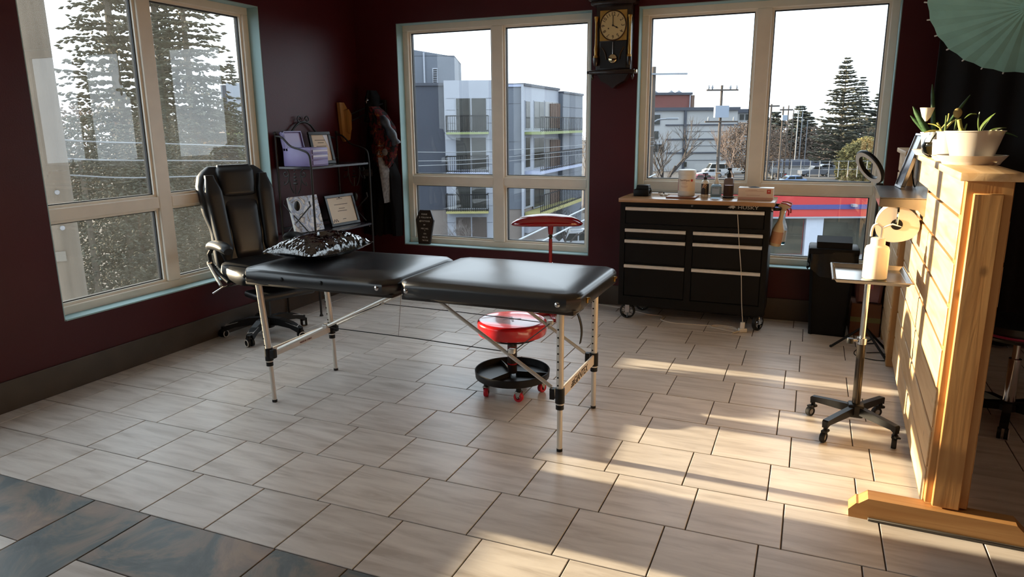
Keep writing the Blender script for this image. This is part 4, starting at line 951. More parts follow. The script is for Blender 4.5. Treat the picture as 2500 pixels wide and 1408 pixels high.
# ------------------------------------------------------------------ coffin-shaped letter board
cb = thing('coffin_letter_board', 'coffin-shaped brown letter board with white letters on the window sill', 'letter board', (-3.215, YB + .035, Z0 + .008)); cb.rotation_euler = (radians(-7), 0, 0); q = P(cb)
cof = [(-.055, 0), (.055, 0), (.087, .215), (.052, .302), (-.052, .302), (-.087, .215)]
q('frame', MB().prism([(x * 1.06, z * 1.015 - .0) for x, z in cof], -.004, .016), mat('dark_coffin_wood', srgb(38, 28, 24), rough=.5, var=.2))
q('felt', MB().prism([(x * .93, .006 + z * .96) for x, z in cof], -.0065, .0), mat('brown_felt', srgb(52, 44, 38), rough=.9, var=.1, scale=60))
for txt, z, sx, x in (('PLEASE', .268, .0195, -.004), ('FOLLOW', .239, .0195, .004), ('@TATTOOS', .206, .0195, 0), ('BY', .172, .0185, 0), ('MEG HEL', .138, .0195, .004), ('^', .118, .02, .006), ('ON', .092, .0185, .006), ('FB   IG', .060, .0185, .008), ('TIKTOK', .031, .0185, .012)):
    q('lettering', text_mesh(txt, sx, .0005, M=Mloc(x, -.0075, z)), whiteink)
q('moon_mark', MB().tube([(-.056 + .006 * cos(t), -.0075, .239 + .007 * sin(t)) for t in [-1.5 + .3 * k for k in range(11)]], .0016, n=6), whiteink)
q('heart_mark', MB().prism([(.058, .233), (.065, .241), (.0625, .246), (.058, .243), (.0535, .246), (.051, .241)], -.0082, -.0066), whiteink)
q('moon_mark', MB().tube([(.010 - .006 * cos(t), -.0075, .060 + .007 * sin(t)) for t in [-1.5 + .3 * k for k in range(11)]], .0016, n=6), whiteink)
# ------------------------------------------------------------------ wall clock
CKX, CKY = -1.452, YB
ck = thing('wall_clock', 'dark wooden pendulum wall clock with brass columns between the two windows', 'clock', (CKX, CKY, 1.72)); q = P(ck)   # local z 0 at the lower tip
y1 = -.12
q('case', MB().rbox((-.135, y1 + .02, .135), (.135, 0, .64), .006, 2), darkwood)
q('cornice', MB().rbox((-.17, y1 - .015, .60), (.17, 0, .63), .006, 2).rbox((-.185, y1 - .03, .63), (.185, 0, .665), .008, 2).prism([(-.15, .66), (.15, .66), (.09, .74), (0, .80), (-.09, .74)], y1, -.01), darkwood)
q('lower_shelf', MB().rbox((-.175, y1 - .025, .105), (.175, 0, .135), .006, 2), darkwood)
q('bracket', MB().prism([(-.12, .105), (.12, .105), (.09, .055), (.04, .03), (0, .0), (-.04, .03), (-.09, .055)], y1 + .02, -.01), darkwood)
q('brass_dial_plate', MB().rbox((-.104, y1 + .008, .345), (.104, y1 + .021, .562), .002, 1), brass)
q('dial_rim', MB().tube([(.098 * cos(t), y1 + .004, .452 + .105 * sin(t)) for t in [2 * pi * k / 48 for k in range(48)]], .005, n=8, closed=True), mat('dark_bronze_rim', srgb(74, 52, 30), rough=.4, metal=.6))
q('dial', MB().lathe([(0, 0), (.095, 0), (.095, .004), (0, .004)], (0, 0, 0), 40, M=Mloc(0, y1 + .007, .452, rx=pi / 2) @ Matrix.Diagonal((1, 1.07, 1, 1))), mat('cream_dial', srgb(206, 188, 140), rough=.35, var=.05))
for i in range(1, 13):
    a = pi / 2 - i * pi / 6
    q('numeral', text_mesh(str(i), .037, .0006, M=Mloc(.074 * cos(a), y1 + .0015, .452 + .080 * sin(a)) @ Matrix.Rotation(-(a - pi / 2), 4, 'Y')), ink)
q('minute_hand', MB().box((-.0025, y1 - .002, .452), (.0025, y1, .522)), ink)
q('hour_hand', MB().box((-.003, y1 - .004, 0), (.003, y1 - .002, .045), Mloc(0, 0, .452, 0, 0, radians(118))).sphere((.028, y1 - .003, .437), .006, 8, 5, (1, .3, 1)), ink)
q('hand_boss', MB().cyl((0, y1 - .006, .452), (0, y1 + .002, .452), .007, n=12), ink)
q('winding_hole', MB().cyl((-.035, y1 + .001, .432), (-.035, y1 + .003, .432), .005, n=10), ink)
q('lower_door_recess', MB().box((-.10, y1 + .016, .15), (.10, y1 + .0205, .34)), mat('black_recess', srgb(10, 8, 8), rough=.4))
q('pendulum_rod', MB().cyl((.0, y1 + .008, .335), (.0, y1 + .008, .235), .003, n=8), chrome)
q('pendulum_bob', MB().sphere((0, y1 + .006, .215), .034, 20, 10, (1, .3, 1)), mat('polished_brass', srgb(200, 186, 150), rough=.1, metal=1.0))
q('crossed_ornament', MB().tube(smoothpath([(-.085, y1 + .012, .30), (-.06, y1 + .01, .26), (-.05, y1 + .01, .21)], 5), .005, n=6).tube(smoothpath([(.085, y1 + .012, .30), (.06, y1 + .01, .26), (.05, y1 + .01, .21)], 5), .005, n=6), mat('dim_bronze', srgb(60, 46, 30), rough=.4, metal=.7))
for s in (-1, 1):
    x = s * .128; prof = [(0, 0), (.017, 0), (.017, .012), (.011, .02), (.013, .06), (.009, .10), (.008, .20), (.009, .25), (.013, .275), (.016, .285), (.016, .295), (0, .295)]
    q('column', MB().lathe(prof, (x, y1 + .0, .225), 18), brass)
    q('column_base', MB().lathe([(0, 0), (.012, .0), (.02, .03), (.02, .06), (0, .06)], (x, y1, .165), 16), darkwood)
    q('finial', MB().lathe([(0, -.045), (.006, -.04), (.012, -.02), (.008, -.005), (.014, 0)], (s * .155, y1 + .01, .105), 12), darkwood)
    q('shelf_end', MB().cyl((s * .175, y1 - .01, .12), (s * .192, y1 - .01, .12), .012, n=12), MATS['polished_brass'] if s > 0 else darkwood)
# ------------------------------------------------------------------ pine partition
PTH = math.atan(.033)                       # the partition stands a little askew to the side walls
def PM(y):  return .478 + .033 * (y - 1.02)
PA = -PTH                                   # local: x across, y along, z up; origin at the near left corner
def partition(label, y0, y1, x_off, near_foot, seed):
    t = thing('wooden_partition', label, 'partition', (PM(y0) + x_off, y0, 0), rz=PA); q = P(t); Ln = y1 - y0; rnd = random.Random(seed)
    TH = .135; H = 1.262; zb = .09 if near_foot else .0
    for k, (ya, yb) in enumerate(((.0, .085), (Ln - .085, Ln))):
        q('post', MB().rbox((0, ya, zb), (TH, yb, H), .003, 1), pine_z)
    q('core_panel', MB().box((.02, .085, .09), (TH - .02, Ln - .085, H)), pine_y)
    z = .062; k = 0
    while z < H - .02:
        h = min(.1425, H - z)
        joint = rnd.uniform(.35, .75) * Ln if k % 2 else None
        segs = [(.03, joint), (joint + .003, Ln)] if joint else [(.03, Ln)]
        for side in (0, 1):
            for (a, b2) in segs:
                dx = rnd.uniform(0, .003)
                if side == 0: q('board', MB().rbox((-.004 - dx, a, z), (.018, b2, z + h), .0025, 1), pine_y)
                else: q('board', MB().rbox((TH - .018, a, z), (TH + .004 + dx, b2, z + h), .0025, 1), pine_y)
        z += h + .012; k += 1
    q('cap', MB().rbox((-.024, -.03, H), (TH + .024, Ln + .01, H + .028), .004, 2), pine_y)
    if near_foot:
        q('post_trim', MB().rbox((.022, -.02, .09), (TH - .028, .001, 1.222), .003, 1), pine_z)
        f = [(-.245, 0), (.375, 0), (.375, .02), (.34, .045), (.33, .05), (.315, .05), (.28, .085), (-.185, .085), (-.215, .06), (-.223, .06), (-.248, .03)]
        q('foot', MB().prism(f, -.045, .030), pine_x)
        q('foot_skid', MB().rbox((-.18, -.056, 0), (.36, -.045, .012), .002, 1), mat('grey_skid', srgb(70, 66, 62), rough=.6))
    return t
pa = partition('chest-high pine plank partition standing on a wooden foot', 1.02, 2.86, 0, True, 5)
pb = partition('far pine partition section next to the back window', 2.93, 3.62, -.03, False, 9)
ZP = 1.29
# ------------------------------------------------------------------ metal wall shelf with paper roll
sh = thing('metal_shelf', 'small steel shelf bracketed to the pine partition', 'shelf', (.44, 2.45, 1.10), rz=PA); q = P(sh)
q('tray', MB().rbox((-.115, -.375, -.006), (.083, .375, .002), .002, 1), mat('dark_steel_top', srgb(92, 92, 98), rough=.28, metal=.8, var=.05))
b = MB().box((-.115, -.375, -.042), (.083, -.371, .002)).box((-.115, .371, -.042), (.083, .375, .002)).box((-.115, -.375, -.042), (-.111, .375, .004))
q('skirt', b, steel)
for y in (-.372, .372): q('bracket', MB().prism([(-.02, -.042), (.083, -.042), (.083, -.085), (.07, -.08), (.05, -.055)], y - .002, y + .002), steel)
q('back_lip', MB().box((.080, -.375, 0), (.084, .375, .05)), steel)
pr_ = thing('paper_towel_roll', 'white paper towel roll hanging under the steel shelf', 'paper roll', (.412, 2.27, .968), rz=radians(-4)); q = P(pr_)
b = MB(); n = 48
def roll_r(a): return .093 + .004 * cos(3 * a + .8) + .003 * cos(2 * a)
vs = []; rr = [(.026, -.13), (None, -.13), (None, .02), (.026, .02)]
for r, y in rr:
    for k in range(n): a = 2 * pi * k / n; R_ = roll_r(a) if r is None else r; vs.append(Vector((R_ * cos(a), y, R_ * sin(a))))
fs = [(j * n + k, j * n + (k + 1) % n, ((j + 1) % 4) * n + (k + 1) % n, ((j + 1) % 4) * n + k) for j in range(4) for k in range(n)]
b.add(vs, fs, True)
o = q('roll', b, mat('white_paper', srgb(240, 232, 218), rough=.8, var=.02, sss=.15)); 
md = o.modifiers.new('e', 'EDGE_SPLIT'); md.split_angle = radians(50)
q('core', MB().cyl((0, -.132, 0), (0, .018, 0), .0262, n=20), blackplastic)
q('holder_rod', MB().tube([(0, -.14, 0), (0, .03, 0)], .006, n=8).tube(smoothpath([(0, -.14, 0), (0, -.15, .02), (0, -.145, .07), (0, -.10, .118)], 5), .006, n=8), chrome)
q('hanger', MB().tube([(0, -.08, .085), (0, -.08, .122)], .004, n=8), chrome)
pf = thing('photo_frame', 'silver-edged photo frame standing tilted on the steel shelf', 'photo frame', (.452, 2.70, 1.1015)); pf.rotation_euler = (radians(-15), 0, radians(-87)); q = P(pf)
b = MB(); w_, h_ = .20, .30
for (x0, x1, z0, z1) in ((-w_ / 2, w_ / 2, 0, .014), (-w_ / 2, w_ / 2, h_ - .014, h_), (-w_ / 2, -w_ / 2 + .014, .014, h_ - .014), (w_ / 2 - .014, w_ / 2, .014, h_ - .014)): b.rbox((x0, -.010, z0), (x1, .010, z1), .002, 1)
q('frame', b, mat('dark_silver_frame', srgb(120, 120, 124), rough=.2, metal=.9)); q('picture', MB().box((-w_ / 2 + .014, -.004, .014), (w_ / 2 - .014, .003, h_ - .014)), mat('pale_grey_picture', srgb(150, 158, 170), rough=.15, var=.2, scale=14))
q('back_board', MB().box((-w_ / 2 + .01, .003, .01), (w_ / 2 - .01, .009, h_ - .01)), blackplastic)
q('easel_leg', MB().tube(smoothpath([(0, .01, .15), (0, .06, .04), (0, .085, .022), (0, .10, .03)], 4), .004, n=6), chrome)
# ------------------------------------------------------------------ mayo stand with wash bottle
MX, MY = .288, 1.875
ms = thing('tray_stand', 'stainless instrument tray stand on a black four-wheeled base beside the partition', 'tray stand', (MX, MY, 0)); q = P(ms)
q('lower_tube', MB().cyl((0, 0, .10), (-.003, .01, .44), .0185, n=20), mat('dark_steel_tube', srgb(70, 64, 58), rough=.25, metal=.8))
q('upper_tube', MB().cyl((-.003, .01, .43), (-.004, .02, .735), .0135, n=18), chrome)
q('collar', MB().cyl((-.003, .01, .425), (-.003, .01, .455), .023, n=20).cyl((-.003, .01, .44), (-.045, -.005, .44), .007, n=10), chrome)
q('clamp_knob', MB().lathe([(0, -.012), (.014, -.012), (.016, 0), (.014, .012), (0, .012)], (-.055, -.008, .44), 12), blackplastic)
q('hub', MB().rbox((-.036, -.036, .062), (.036, .036, .128), .010, 2), blackmetal)
for ang, L_ in ((153, .215), (238, .255), (314, .235), (58, .245)):
    a = radians(ang); M = Mloc(0, 0, 0, a)
    arm = q('base_arm', MB().prism([(.02, .078), (.02, .118), (L_ * .55, .112), (L_, .104), (L_ + .006, .098), (L_ + .004, .066), (L_ - .02, .078)], -.0135, .0135, M=M), blackmetal)
    c = Vector((cos(a), sin(a), 0)) * (L_ - .005) + Vector((0, 0, .025)); sw = radians(200) + a * .2; d = Vector((cos(sw), sin(sw), 0)); cx = Vector((-d.y, d.x, 0)); c2 = c + d * .018
    Mw = Matrix.Translation(c2) @ cx.to_track_quat('Z', 'Y').to_matrix().to_4x4()
    cs = q('caster', MB().lathe([(.014, -.011), (.023, -.011), (.025, -.007), (.025, .007), (.023, .011), (.014, .011)], n=22, M=Mw), rubber)
    sub('wheel_disc', MB().lathe([(0, -.0095), (.015, -.0095), (.015, .0095), (0, .0095)], n=20, M=Mw), steel, cs)
    sub('fork', MB().rbox((-.02, -.014, .018), (.022, .014, .032), .004, 1, M=Matrix.Translation(c) @ Matrix.Rotation(sw, 4, 'Z')).cyl(c + Vector((0, 0, .02)), c + Vector((0, 0, .055)), .010, n=12), blackplastic, cs)
    sub('brake_lever', MB().prism([(.012, .022), (.05, .034), (.052, .042), (.018, .036)], -.010, .010, M=Matrix.Translation(c) @ Matrix.Rotation(sw + .3, 4, 'Z')), blackplastic, cs)
q('flange', MB().lathe([(0, .733), (.038, .733), (.034, .742), (0, .746)], (-.004, .02, 0), 24), steel)
tx0, tx1, ty0, ty1 = -.165, .165, -.185, .235
b = MB(); rim = .022
outer = [(tx0, ty0), (tx1, ty0), (tx1, ty1), (tx0, ty1)]
def inset(o): return [(tx0 + o, ty0 + o), (tx1 - o, ty0 + o), (tx1 - o, ty1 - o), (tx0 + o, ty1 - o)]
lv = [(inset(.0), .766), (inset(.004), .770), (inset(.010), .768), (inset(.022), .751), (inset(.16), .750)]
vs = [Vector((x, y, z)) for pl_, z in lv for x, y in pl_]; fs = [(j * 4 + k, j * 4 + (k + 1) % 4, (j + 1) * 4 + (k + 1) % 4, (j + 1) * 4 + k) for j in range(4) for k in range(4)] + [(16, 17, 18, 19)]
o = q('tray', b.add(vs, fs, False), steel); md = o.modifiers.new('s', 'SOLIDIFY'); md.thickness = .0016; md.offset = -1; md2 = o.modifiers.new('b', 'BEVEL'); md2.width = .006; md2.segments = 2
wbm = mat('white_translucent_bottle', srgb(246, 240, 226), rough=.35, sss=.6)
wsh = thing('wash_bottle', 'white plastic wash bottle with looped spout standing on the instrument tray', 'bottle', (MX + .018, MY - .02, .7505)); q = P(wsh)
q('body', MB().lathe([(0, 0), (.046, 0), (.052, .006), (.052, .135), (.047, .150), (.030, .158), (0, .158)], n=36), wbm)
q('cap', MB().lathe([(.031, .156), (.031, .186), (.026, .190), (0, .190)], n=28), whiteplastic)
q('spout', MB().tube(smoothpath([(.012, 0, .185), (.013, 0, .225), (.010, 0, .240), (-.008, 0, .252), (-.024, 0, .243), (-.030, 0, .22), (-.031, 0, .195)], 5), .0055, n=10), whiteplastic)
q('nozzle_tip', MB().tube([(.012, 0, .236), (.05, -.01, .255), (.085, -.02, .246)], [.0055, .004, .002], n=8), whiteplastic)
# ------------------------------------------------------------------ ring light on a tripod
rl = thing('ring_light', 'ring light on a black tripod behind the steel shelf', 'ring light', (.395, 3.22, 0)); q = P(rl)
for i, a in enumerate((pi * .98, -.98, .55)):
    d = Vector((cos(a), sin(a), 0)); L_ = (.185, .235, .165)[i]
    q('tripod_leg', MB().tube([d * .012 + Vector((0, 0, .155)), d * L_ + Vector((0, 0, .006))], .0085, n=8), blackmetal)
    q('leg_brace', MB().tube([d * .012 + Vector((0, 0, .05)), d * (L_ * .5) + Vector((0, 0, .085))], .005, n=8), blackmetal)
    q('leg_tip', MB().sphere(d * L_ + Vector((0, 0, .008)), .010, 10, 6), rubber)
q('pole', MB().cyl((0, 0, .04), (0, 0, .60), .0105, n=14).cyl((0, 0, .55), (0, 0, 1.06), .0085, n=14), blackmetal)
q('leg_collar', MB().cyl((0, 0, .14), (0, 0, .175), .019, n=16), blackplastic)
q('tilt_joint', MB().rbox((-.02, -.016, 1.05), (.022, .016, 1.085), .006, 2), blackplastic)
Mr = Mloc(-.062, .0, 1.185, 0, 0, radians(-24)) @ Matrix.Rotation(radians(-66), 4, 'Z') @ Matrix.Rotation(radians(10), 4, 'X') @ Matrix.Rotation(pi / 2, 4, 'X')
q('ring_housing', MB().lathe([(.080, -.012), (.112, -.012), (.117, -.004), (.117, .006), (.112, .012), (.080, .012), (.076, 0), (.080, -.012)], n=44, M=Mr), blackplastic)
q('diffuser', MB().lathe([(.082, .0122), (.110, .0122), (.110, .0150), (.082, .0150), (.082, .0122)], n=44, M=Mr), whiteplastic)
solo('power_cable', MB().tube(smoothpath([(.40, 3.20, .04), (.35, 3.17, .004), (.36, 3.08, .004), (.45, 3.03, .004), (.53, 3.05, .004), (.545, 3.14, .004), (.50, 3.20, .004), (.42, 3.17, .004)], 6), .003, n=6), rubber, 'thin black power cable curled on the floor under the ring light tripod', 'cable')
# ------------------------------------------------------------------ waste bin and bins in the corner
wbn = thing('waste_bin', 'tall black plastic waste bin lined with a bin bag beside the tool cabinet', 'waste bin', (.185, 3.60, 0)); q = P(wbn)
def frustum(x0, x1, y0, y1, z0, z1, f0, f1, r=.02):
    b = MB(); vs = []
    for z, f in ((z0, f0), (z1, f1)):
        for sx, sy in ((x0, y0), (x1, y0), (x1, y1), (x0, y1)):
            for ox, oy in ((r, 0), (0, r)) if (sx == x0) == (sy == y0) else ((0, r), (r, 0)):
                vs.append(Vector(((sx + (ox if sx == x0 else -ox)) * f, (sy + (oy if sy == y0 else -oy)) * f, z)))
    n = 8; return b.add(vs, [(i, (i + 1) % n, n + (i + 1) % n, n + i) for i in range(n)] + [tuple(reversed(range(n))), tuple(range(n, 2 * n))])
q('body', frustum(-.148, .148, -.125, .125, 0, .60, .80, 1.0), mat('black_bin_plastic', srgb(12, 11, 11), spec=.18, rough=.55, var=.1))
q('rim', MB().rbox((-.158, -.135, .575), (.158, .135, .62), .012, 2), MATS['black_bin_plastic'])
q('swing_lid', MB().prism([(-.12, .61), (.12, .61), (.105, .66), (.0, .69), (-.105, .66)], -.11, .11, M=Matrix.Rotation(pi / 2, 4, 'Z')), MATS['black_bin_plastic'])
b = MB()
def bag(u, v):
    a = u * 2 * pi; r = 1 + .05 * sin(11 * a) * v + .03 * sin(5 * a + 1)
    c, s = cos(a), sin(a); x = .160 * math.copysign(abs(c) ** .35, c) * r; y = .137 * math.copysign(abs(s) ** .35, s) * r
    return Vector((x, y, .60 - v * (.13 + .05 * sin(3 * a))))
q('bin_bag', b.grid(bag, 60, 5), mat('black_bin_bag', srgb(12, 11, 11), spec=.3, rough=.35, bump=.3, bscale=30))
bn = thing('storage_bin', 'dim pink lidded plastic storage bin between the waste bin and the partition', 'storage bin', (.425, 3.70, .235)); q = P(bn)
q('bin', frustum(-.075, .095, -.10, .10, 0, .13, .92, 1.0), mat('dusty_pink_plastic', srgb(150, 112, 118), rough=.5, var=.1))
q('lid', MB().rbox((-.085, -.108, .13), (.105, .108, .165), .008, 2), MATS['dusty_pink_plastic'])
q('latch', MB().rbox((-.01, -.114, .10), (.03, -.105, .15), .003), mat('pink_latch', srgb(170, 90, 100), rough=.5))
cr = thing('cardboard_box', 'brown cardboard box on the floor under the pink storage bin', 'box', (.43, 3.70, 0)); q = P(cr)
q('carton', MB().rbox((-.10, -.12, 0), (.09, .115, .230), .003, 1), mat('brown_cardboard', srgb(110, 70, 46), rough=.8, var=.08))
q('tape', MB().box((-.10, -.121, .10), (.09, -.1205, .135)), mat('green_tape', srgb(112, 104, 60), rough=.5))
# ------------------------------------------------------------------ plants on the partition cap
leafm = mat('leaf_green', srgb(92, 112, 56), rough=.4, var=.15, scale=12, sss=.15)
darkleaf = mat('dark_leaf_green', srgb(60, 92, 54), rough=.4, var=.25, scale=26, stretch=(1, 1, 3))
yleaf = mat('yellow_green_leaf', srgb(178, 176, 96), rough=.45, var=.1, sss=.2)
soil = mat('brown_moss', srgb(96, 56, 38), rough=.95, var=.4, scale=60, bump=.6)
milky = mat('milky_translucent_plastic', srgb(232, 224, 214), rough=.35, trans=.35, sss=.3, ior=1.2)
def leaf_mesh(base, tip, width, droop=.0, n=8, up=Vector((0, 0, 1))):
    base = Vector(base); tip = Vector(tip); d = tip - base; side = d.cross(up); side = side.normalized() if side.length > 1e-5 else Vector((1, 0, 0)); nn = side.cross(d).normalized()
    b = MB(); vs = []
    for i in range(n + 1):
        t = i / n; w = width * math.sin(pi * min(.999, max(.02, t)) ** .8) ** .8; p = base + d * t + nn * (-droop * t * t + .25 * droop * sin(pi * t))
        vs += [p - side * w, p - nn * (w * .35), p + side * w, p - nn * (w * .35 + .0022)]
    fs = []
    for i in range(n):
        for k in range(4): fs.append((i * 4 + k, i * 4 + (k + 1) % 4, (i + 1) * 4 + (k + 1) % 4, (i + 1) * 4 + k))
    fs += [(0, 1, 2, 3), tuple(n * 4 + k for k in range(4))]
    return b.add(vs, fs, True)
def pot(root, r0, r1, h, m, soil_z=.82, wall_t=.003):
    q = P(root)
    q('pot', MB().lathe([(0, 0), (r0, 0), (r1, h), (r1 + .004, h), (r1 + .004, h + .004), (r1 - wall_t, h + .004), (r0 - wall_t, .006), (0, .006)], n=36), m)
    rs = r0 + (r1 - r0) * soil_z - .005
    q('soil', MB().lathe([(0, .008), (r0 - .006, .008), (rs, h * soil_z), (rs * .6, h * soil_z + .006), (0, h * soil_z + .008)], n=28), soil)
    return q
def saucer(label, loc, r, h):
    return solo('plant_saucer', MB().lathe([(0, 0), (r * .82, 0), (r, h), (r + .004, h), (r * .83, .004), (0, .004)], n=36), milky, label, 'saucer', 'clear saucers under the plant pots', loc)
big = thing('potted_succulent', 'small leafy cutting in a wide translucent plastic pot at the near end of the partition', 'potted plant', (.575, 1.56, ZP + .006)); q = pot(big, .068, .100, .118, milky, .88)
for k, (bx, tx, w_, dr, m) in enumerate((((.015, 0, .105), (.045, .01, .195), .016, .02, leafm), ((.02, .0, .105), (.0, .01, .19), .006, -.01, leafm), ((.0, .01, .185), (-.04, .0, .188), .010, .02, leafm), ((.045, 0, .11), (.135, -.01, .128), .015, .03, darkleaf), ((.04, 0, .11), (.10, .03, .15), .012, .02, leafm))):
    q('leaf', leaf_mesh(bx, tx, w_, dr), m)
q('stub_stem', MB().tube(smoothpath([(-.035, -.01, .105), (-.05, -.01, .13), (-.06, -.01, .165)], 5), [.010] * 5 + [.008] * 6, n=10), yleaf)
for k, x in enumerate((.045, .062, .078)): q('pebble', MB().sphere((x, -.05, .116), .009, 8, 6), mat('pale_pebble', srgb(200, 196, 160), rough=.6))
saucer('clear saucer under the wide translucent pot at the near end of the partition', (.575, 1.56, ZP), .118, .035)
c2 = thing('potted_orchid', 'clear cup with short green shoots just behind the wide translucent pot', 'potted plant', (.545, 1.83, ZP + .004)); q = pot(c2, .050, .062, .115, milky, .8)
for bx, tx in (((-.03, 0, .09), (-.035, .0, .185)), ((.005, 0, .09), (.005, .01, .17)), ((.03, 0, .09), (.045, 0, .15))): q('shoot', MB().tube([bx, tx], [.006, .0025], n=8), leafm)
saucer('clear saucer under the clear cup of green shoots', (.545, 1.83, ZP), .070, .022)
c3 = thing('white_flower_cup', 'white cup with yellow-green leaves and a pale flower between the glass vase and clear cup', 'potted plant', (.535, 2.02, ZP)); q = P(c3)
q('cup', MB().lathe([(0, 0), (.034, 0), (.040, .085), (.037, .085), (.032, .005), (0, .005)], n=28), whiteplastic)
q('stem', MB().tube(smoothpath([(0, 0, .03), (-.01, 0, .12), (-.03, 0, .16)], 5), .004, n=8), yleaf)
for bx, tx, w_, dr, m in (((-.01, 0, .12), (-.075, .0, .135), .022, .02, yleaf), ((-.01, 0, .13), (-.05, .02, .17), .014, .02, yleaf), ((.0, 0, .12), (.035, .0, .19), .018, .02, yleaf), ((.02, 0, .05), (.06, .0, .14), .016, .0, whiteplastic)): q('leaf', leaf_mesh(bx, tx, w_, dr), m)
q('flower', MB().lathe([(.004, .165), (.018, .185), (.03, .225), (.026, .225), (.012, .19), (0, .172)], (-.075, 0, .0), 16), mat('white_petal', srgb(240, 232, 216), rough=.6, sss=.3))
q('dried_bloom', MB().sphere((.045, .0, .20), .022, 10, 8, (.8, .4, 1)), mat('tan_bloom', srgb(176, 156, 98), rough=.7))
gv = thing('glass_vase', 'round clear glass vase holding yellowish water on the partition cap', 'vase', (.532, 2.16, ZP)); q = P(gv)
q('bowl', MB().lathe([(0, 0), (.03, 0), (.055, .02), (.064, .05), (.056, .085), (.036, .105), (.034, .125), (.031, .125), (.033, .104), (.053, .083), (.061, .05), (.052, .022), (.028, .004), (0, .004)], n=36), clearplastic)
q('water', MB().lathe([(0, .006), (.027, .006), (.050, .024), (.058, .05), (.0545, .07), (0, .07)], n=32), mat('yellow_water', srgb(226, 204, 120), rough=.05, trans=.7, ior=1.2))
q('twig', MB().tube(smoothpath([(-.03, 0, .06), (-.01, .01, .10), (.03, 0, .16), (.035, 0, .20)], 5), .003, n=6), yleaf)
q('root_strand', MB().tube(smoothpath([(-.045, -.02, .05), (-.01, -.035, .06), (.03, -.03, .05), (.045, 0, .055)], 5), .003, n=6), yleaf)
sn = thing('potted_snake_plant', 'cylindrical snake plant in a white pot at the far end of the partition cap', 'potted plant', (.55, 2.42, ZP + .004)); q = pot(sn, .045, .056, .105, mat('white_pot', srgb(232, 230, 228), rough=.35), .85)
for bx, tx, r_ in (((-.015, 0, .085), (-.105, .01, .235), .016), ((-.02, 0, .09), (-.11, .02, .19), .010), ((.0, 0, .09), (-.03, .02, .34), .011), ((.02, 0, .085), (.135, .0, .285), .009)):
    b_, t_ = Vector(bx), Vector(tx); q('leaf', MB().tube([b_, b_ + (t_ - b_) * .4, b_ + (t_ - b_) * .8, t_], [r_, r_, r_ * .75, .002], n=10), darkleaf)
saucer('clear saucer under the white pot of the snake plant', (.55, 2.42, ZP), .085, .028)
# ------------------------------------------------------------------ paper parasol hung in the corner
um = thing('paper_parasol', 'open sea-green paper parasol hanging in the dark corner', 'parasol', (.90, 2.55, 1.985)); NR = 28; RR = .455; dep = .13
nv_ = Vector((-.22, -.74, -.58)).normalized(); qa = nv_.to_track_quat('Z', 'Y').to_matrix().to_4x4(); um.matrix_world = Matrix.Translation((.90, 2.55, 1.985)) @ qa
BASE[um.name] = (0, 0, 0); q = P(um)
b = MB(); vs = [Vector((0, 0, 0))]
for j in range(1, 7):
    for k in range(NR * 2):
        a = pi * k / NR; r = RR * j / 6; sag = -.004 if k % 2 else 0; vs.append(Vector((r * cos(a) * (1 if k % 2 == 0 else .988), r * sin(a) * (1 if k % 2 == 0 else .988), -dep * (j / 6) ** 1.25 + sag)))
n = NR * 2; fs = [(0, 1 + k, 1 + (k + 1) % n) for k in range(n)] + [(1 + j * n + k, 1 + j * n + (k + 1) % n, 1 + (j + 1) * n + (k + 1) % n, 1 + (j + 1) * n + k) for j in range(5) for k in range(n)]
o = q('canopy', b.add(vs, fs, False), mat('sea_green_paper', srgb(160, 212, 200), rough=.7, var=.06, scale=10)); md = o.modifiers.new('s', 'SOLIDIFY'); md.thickness = .0012
for k in range(NR):
    a = 2 * pi * k / NR; q('rib_tip', MB().tube([(RR * .97 * cos(a), RR * .97 * sin(a), -dep * .97 - .004), (RR * 1.035 * cos(a), RR * 1.035 * sin(a), -dep * 1.05 - .004)], .004, n=6), whiteplastic)
q('crown_cap', MB().lathe([(0, .02), (.022, .016), (.028, 0), (.05, -.018)], n=18), MATS['sea_green_paper'])
q('shaft', MB().cyl((0, 0, -.01), (0, 0, -.55), .008, n=10), darkwood)
# ------------------------------------------------------------------ dark curtain, stool behind the partition
def drape(x0, x1, y, z0, z1, m, label, amp=.03, waves=11):
    b = MB().grid(lambda u, v: Vector((x0 + (x1 - x0) * u, y + amp * sin(u * waves * 2 * pi) * (.5 + .5 * (1 - v)) + .008 * sin(u * 47), z0 + (z1 - z0) * v)), waves * 14, 8)
    t = thing('black_curtain', label, 'curtain', ((x0 + x1) / 2, y, z0)); o = part('drape', b, m, t); md = o.modifiers.new('s', 'SOLIDIFY'); md.thickness = .003
    part('curtain_rod', MB().cyl((x0 - .05, y, z1 + .01), (x1 + .05, y, z1 + .01), .012, n=12), blackmetal, t)
drape(.68, 2.9, 3.62, .02, 2.32, mat('black_drape_cloth', srgb(20, 21, 24), rough=.85, var=.1, scale=40), 'long black curtain hanging behind the plants and partition')
s2 = thing('salon_stool', 'black salon stool with chrome column and wheeled star base behind the partition', 'stool', (.985, 2.22, 0)); q = P(s2)
q('seat', MB().lathe([(0, .44), (.17, .44), (.20, .46), (.205, .49), (.19, .515), (.1, .525), (0, .525)], n=36), blackleather)
q('seat_piping', MB().tube([(.206 * cos(t), .206 * sin(t), .475) for t in [2 * pi * k / 40 for k in range(40)]], .006, n=6, closed=True), mat('magenta_piping', srgb(168, 44, 92), rough=.4))
q('column', MB().cyl((0, 0, .09), (0, 0, .33), .027, n=22), chrome); q('piston', MB().cyl((0, 0, .32), (0, 0, .45), .016, n=18), chrome)
q('hub', MB().lathe([(0, .07), (.045, .07), (.045, .10), (.03, .115), (0, .115)], n=20), blackplastic)
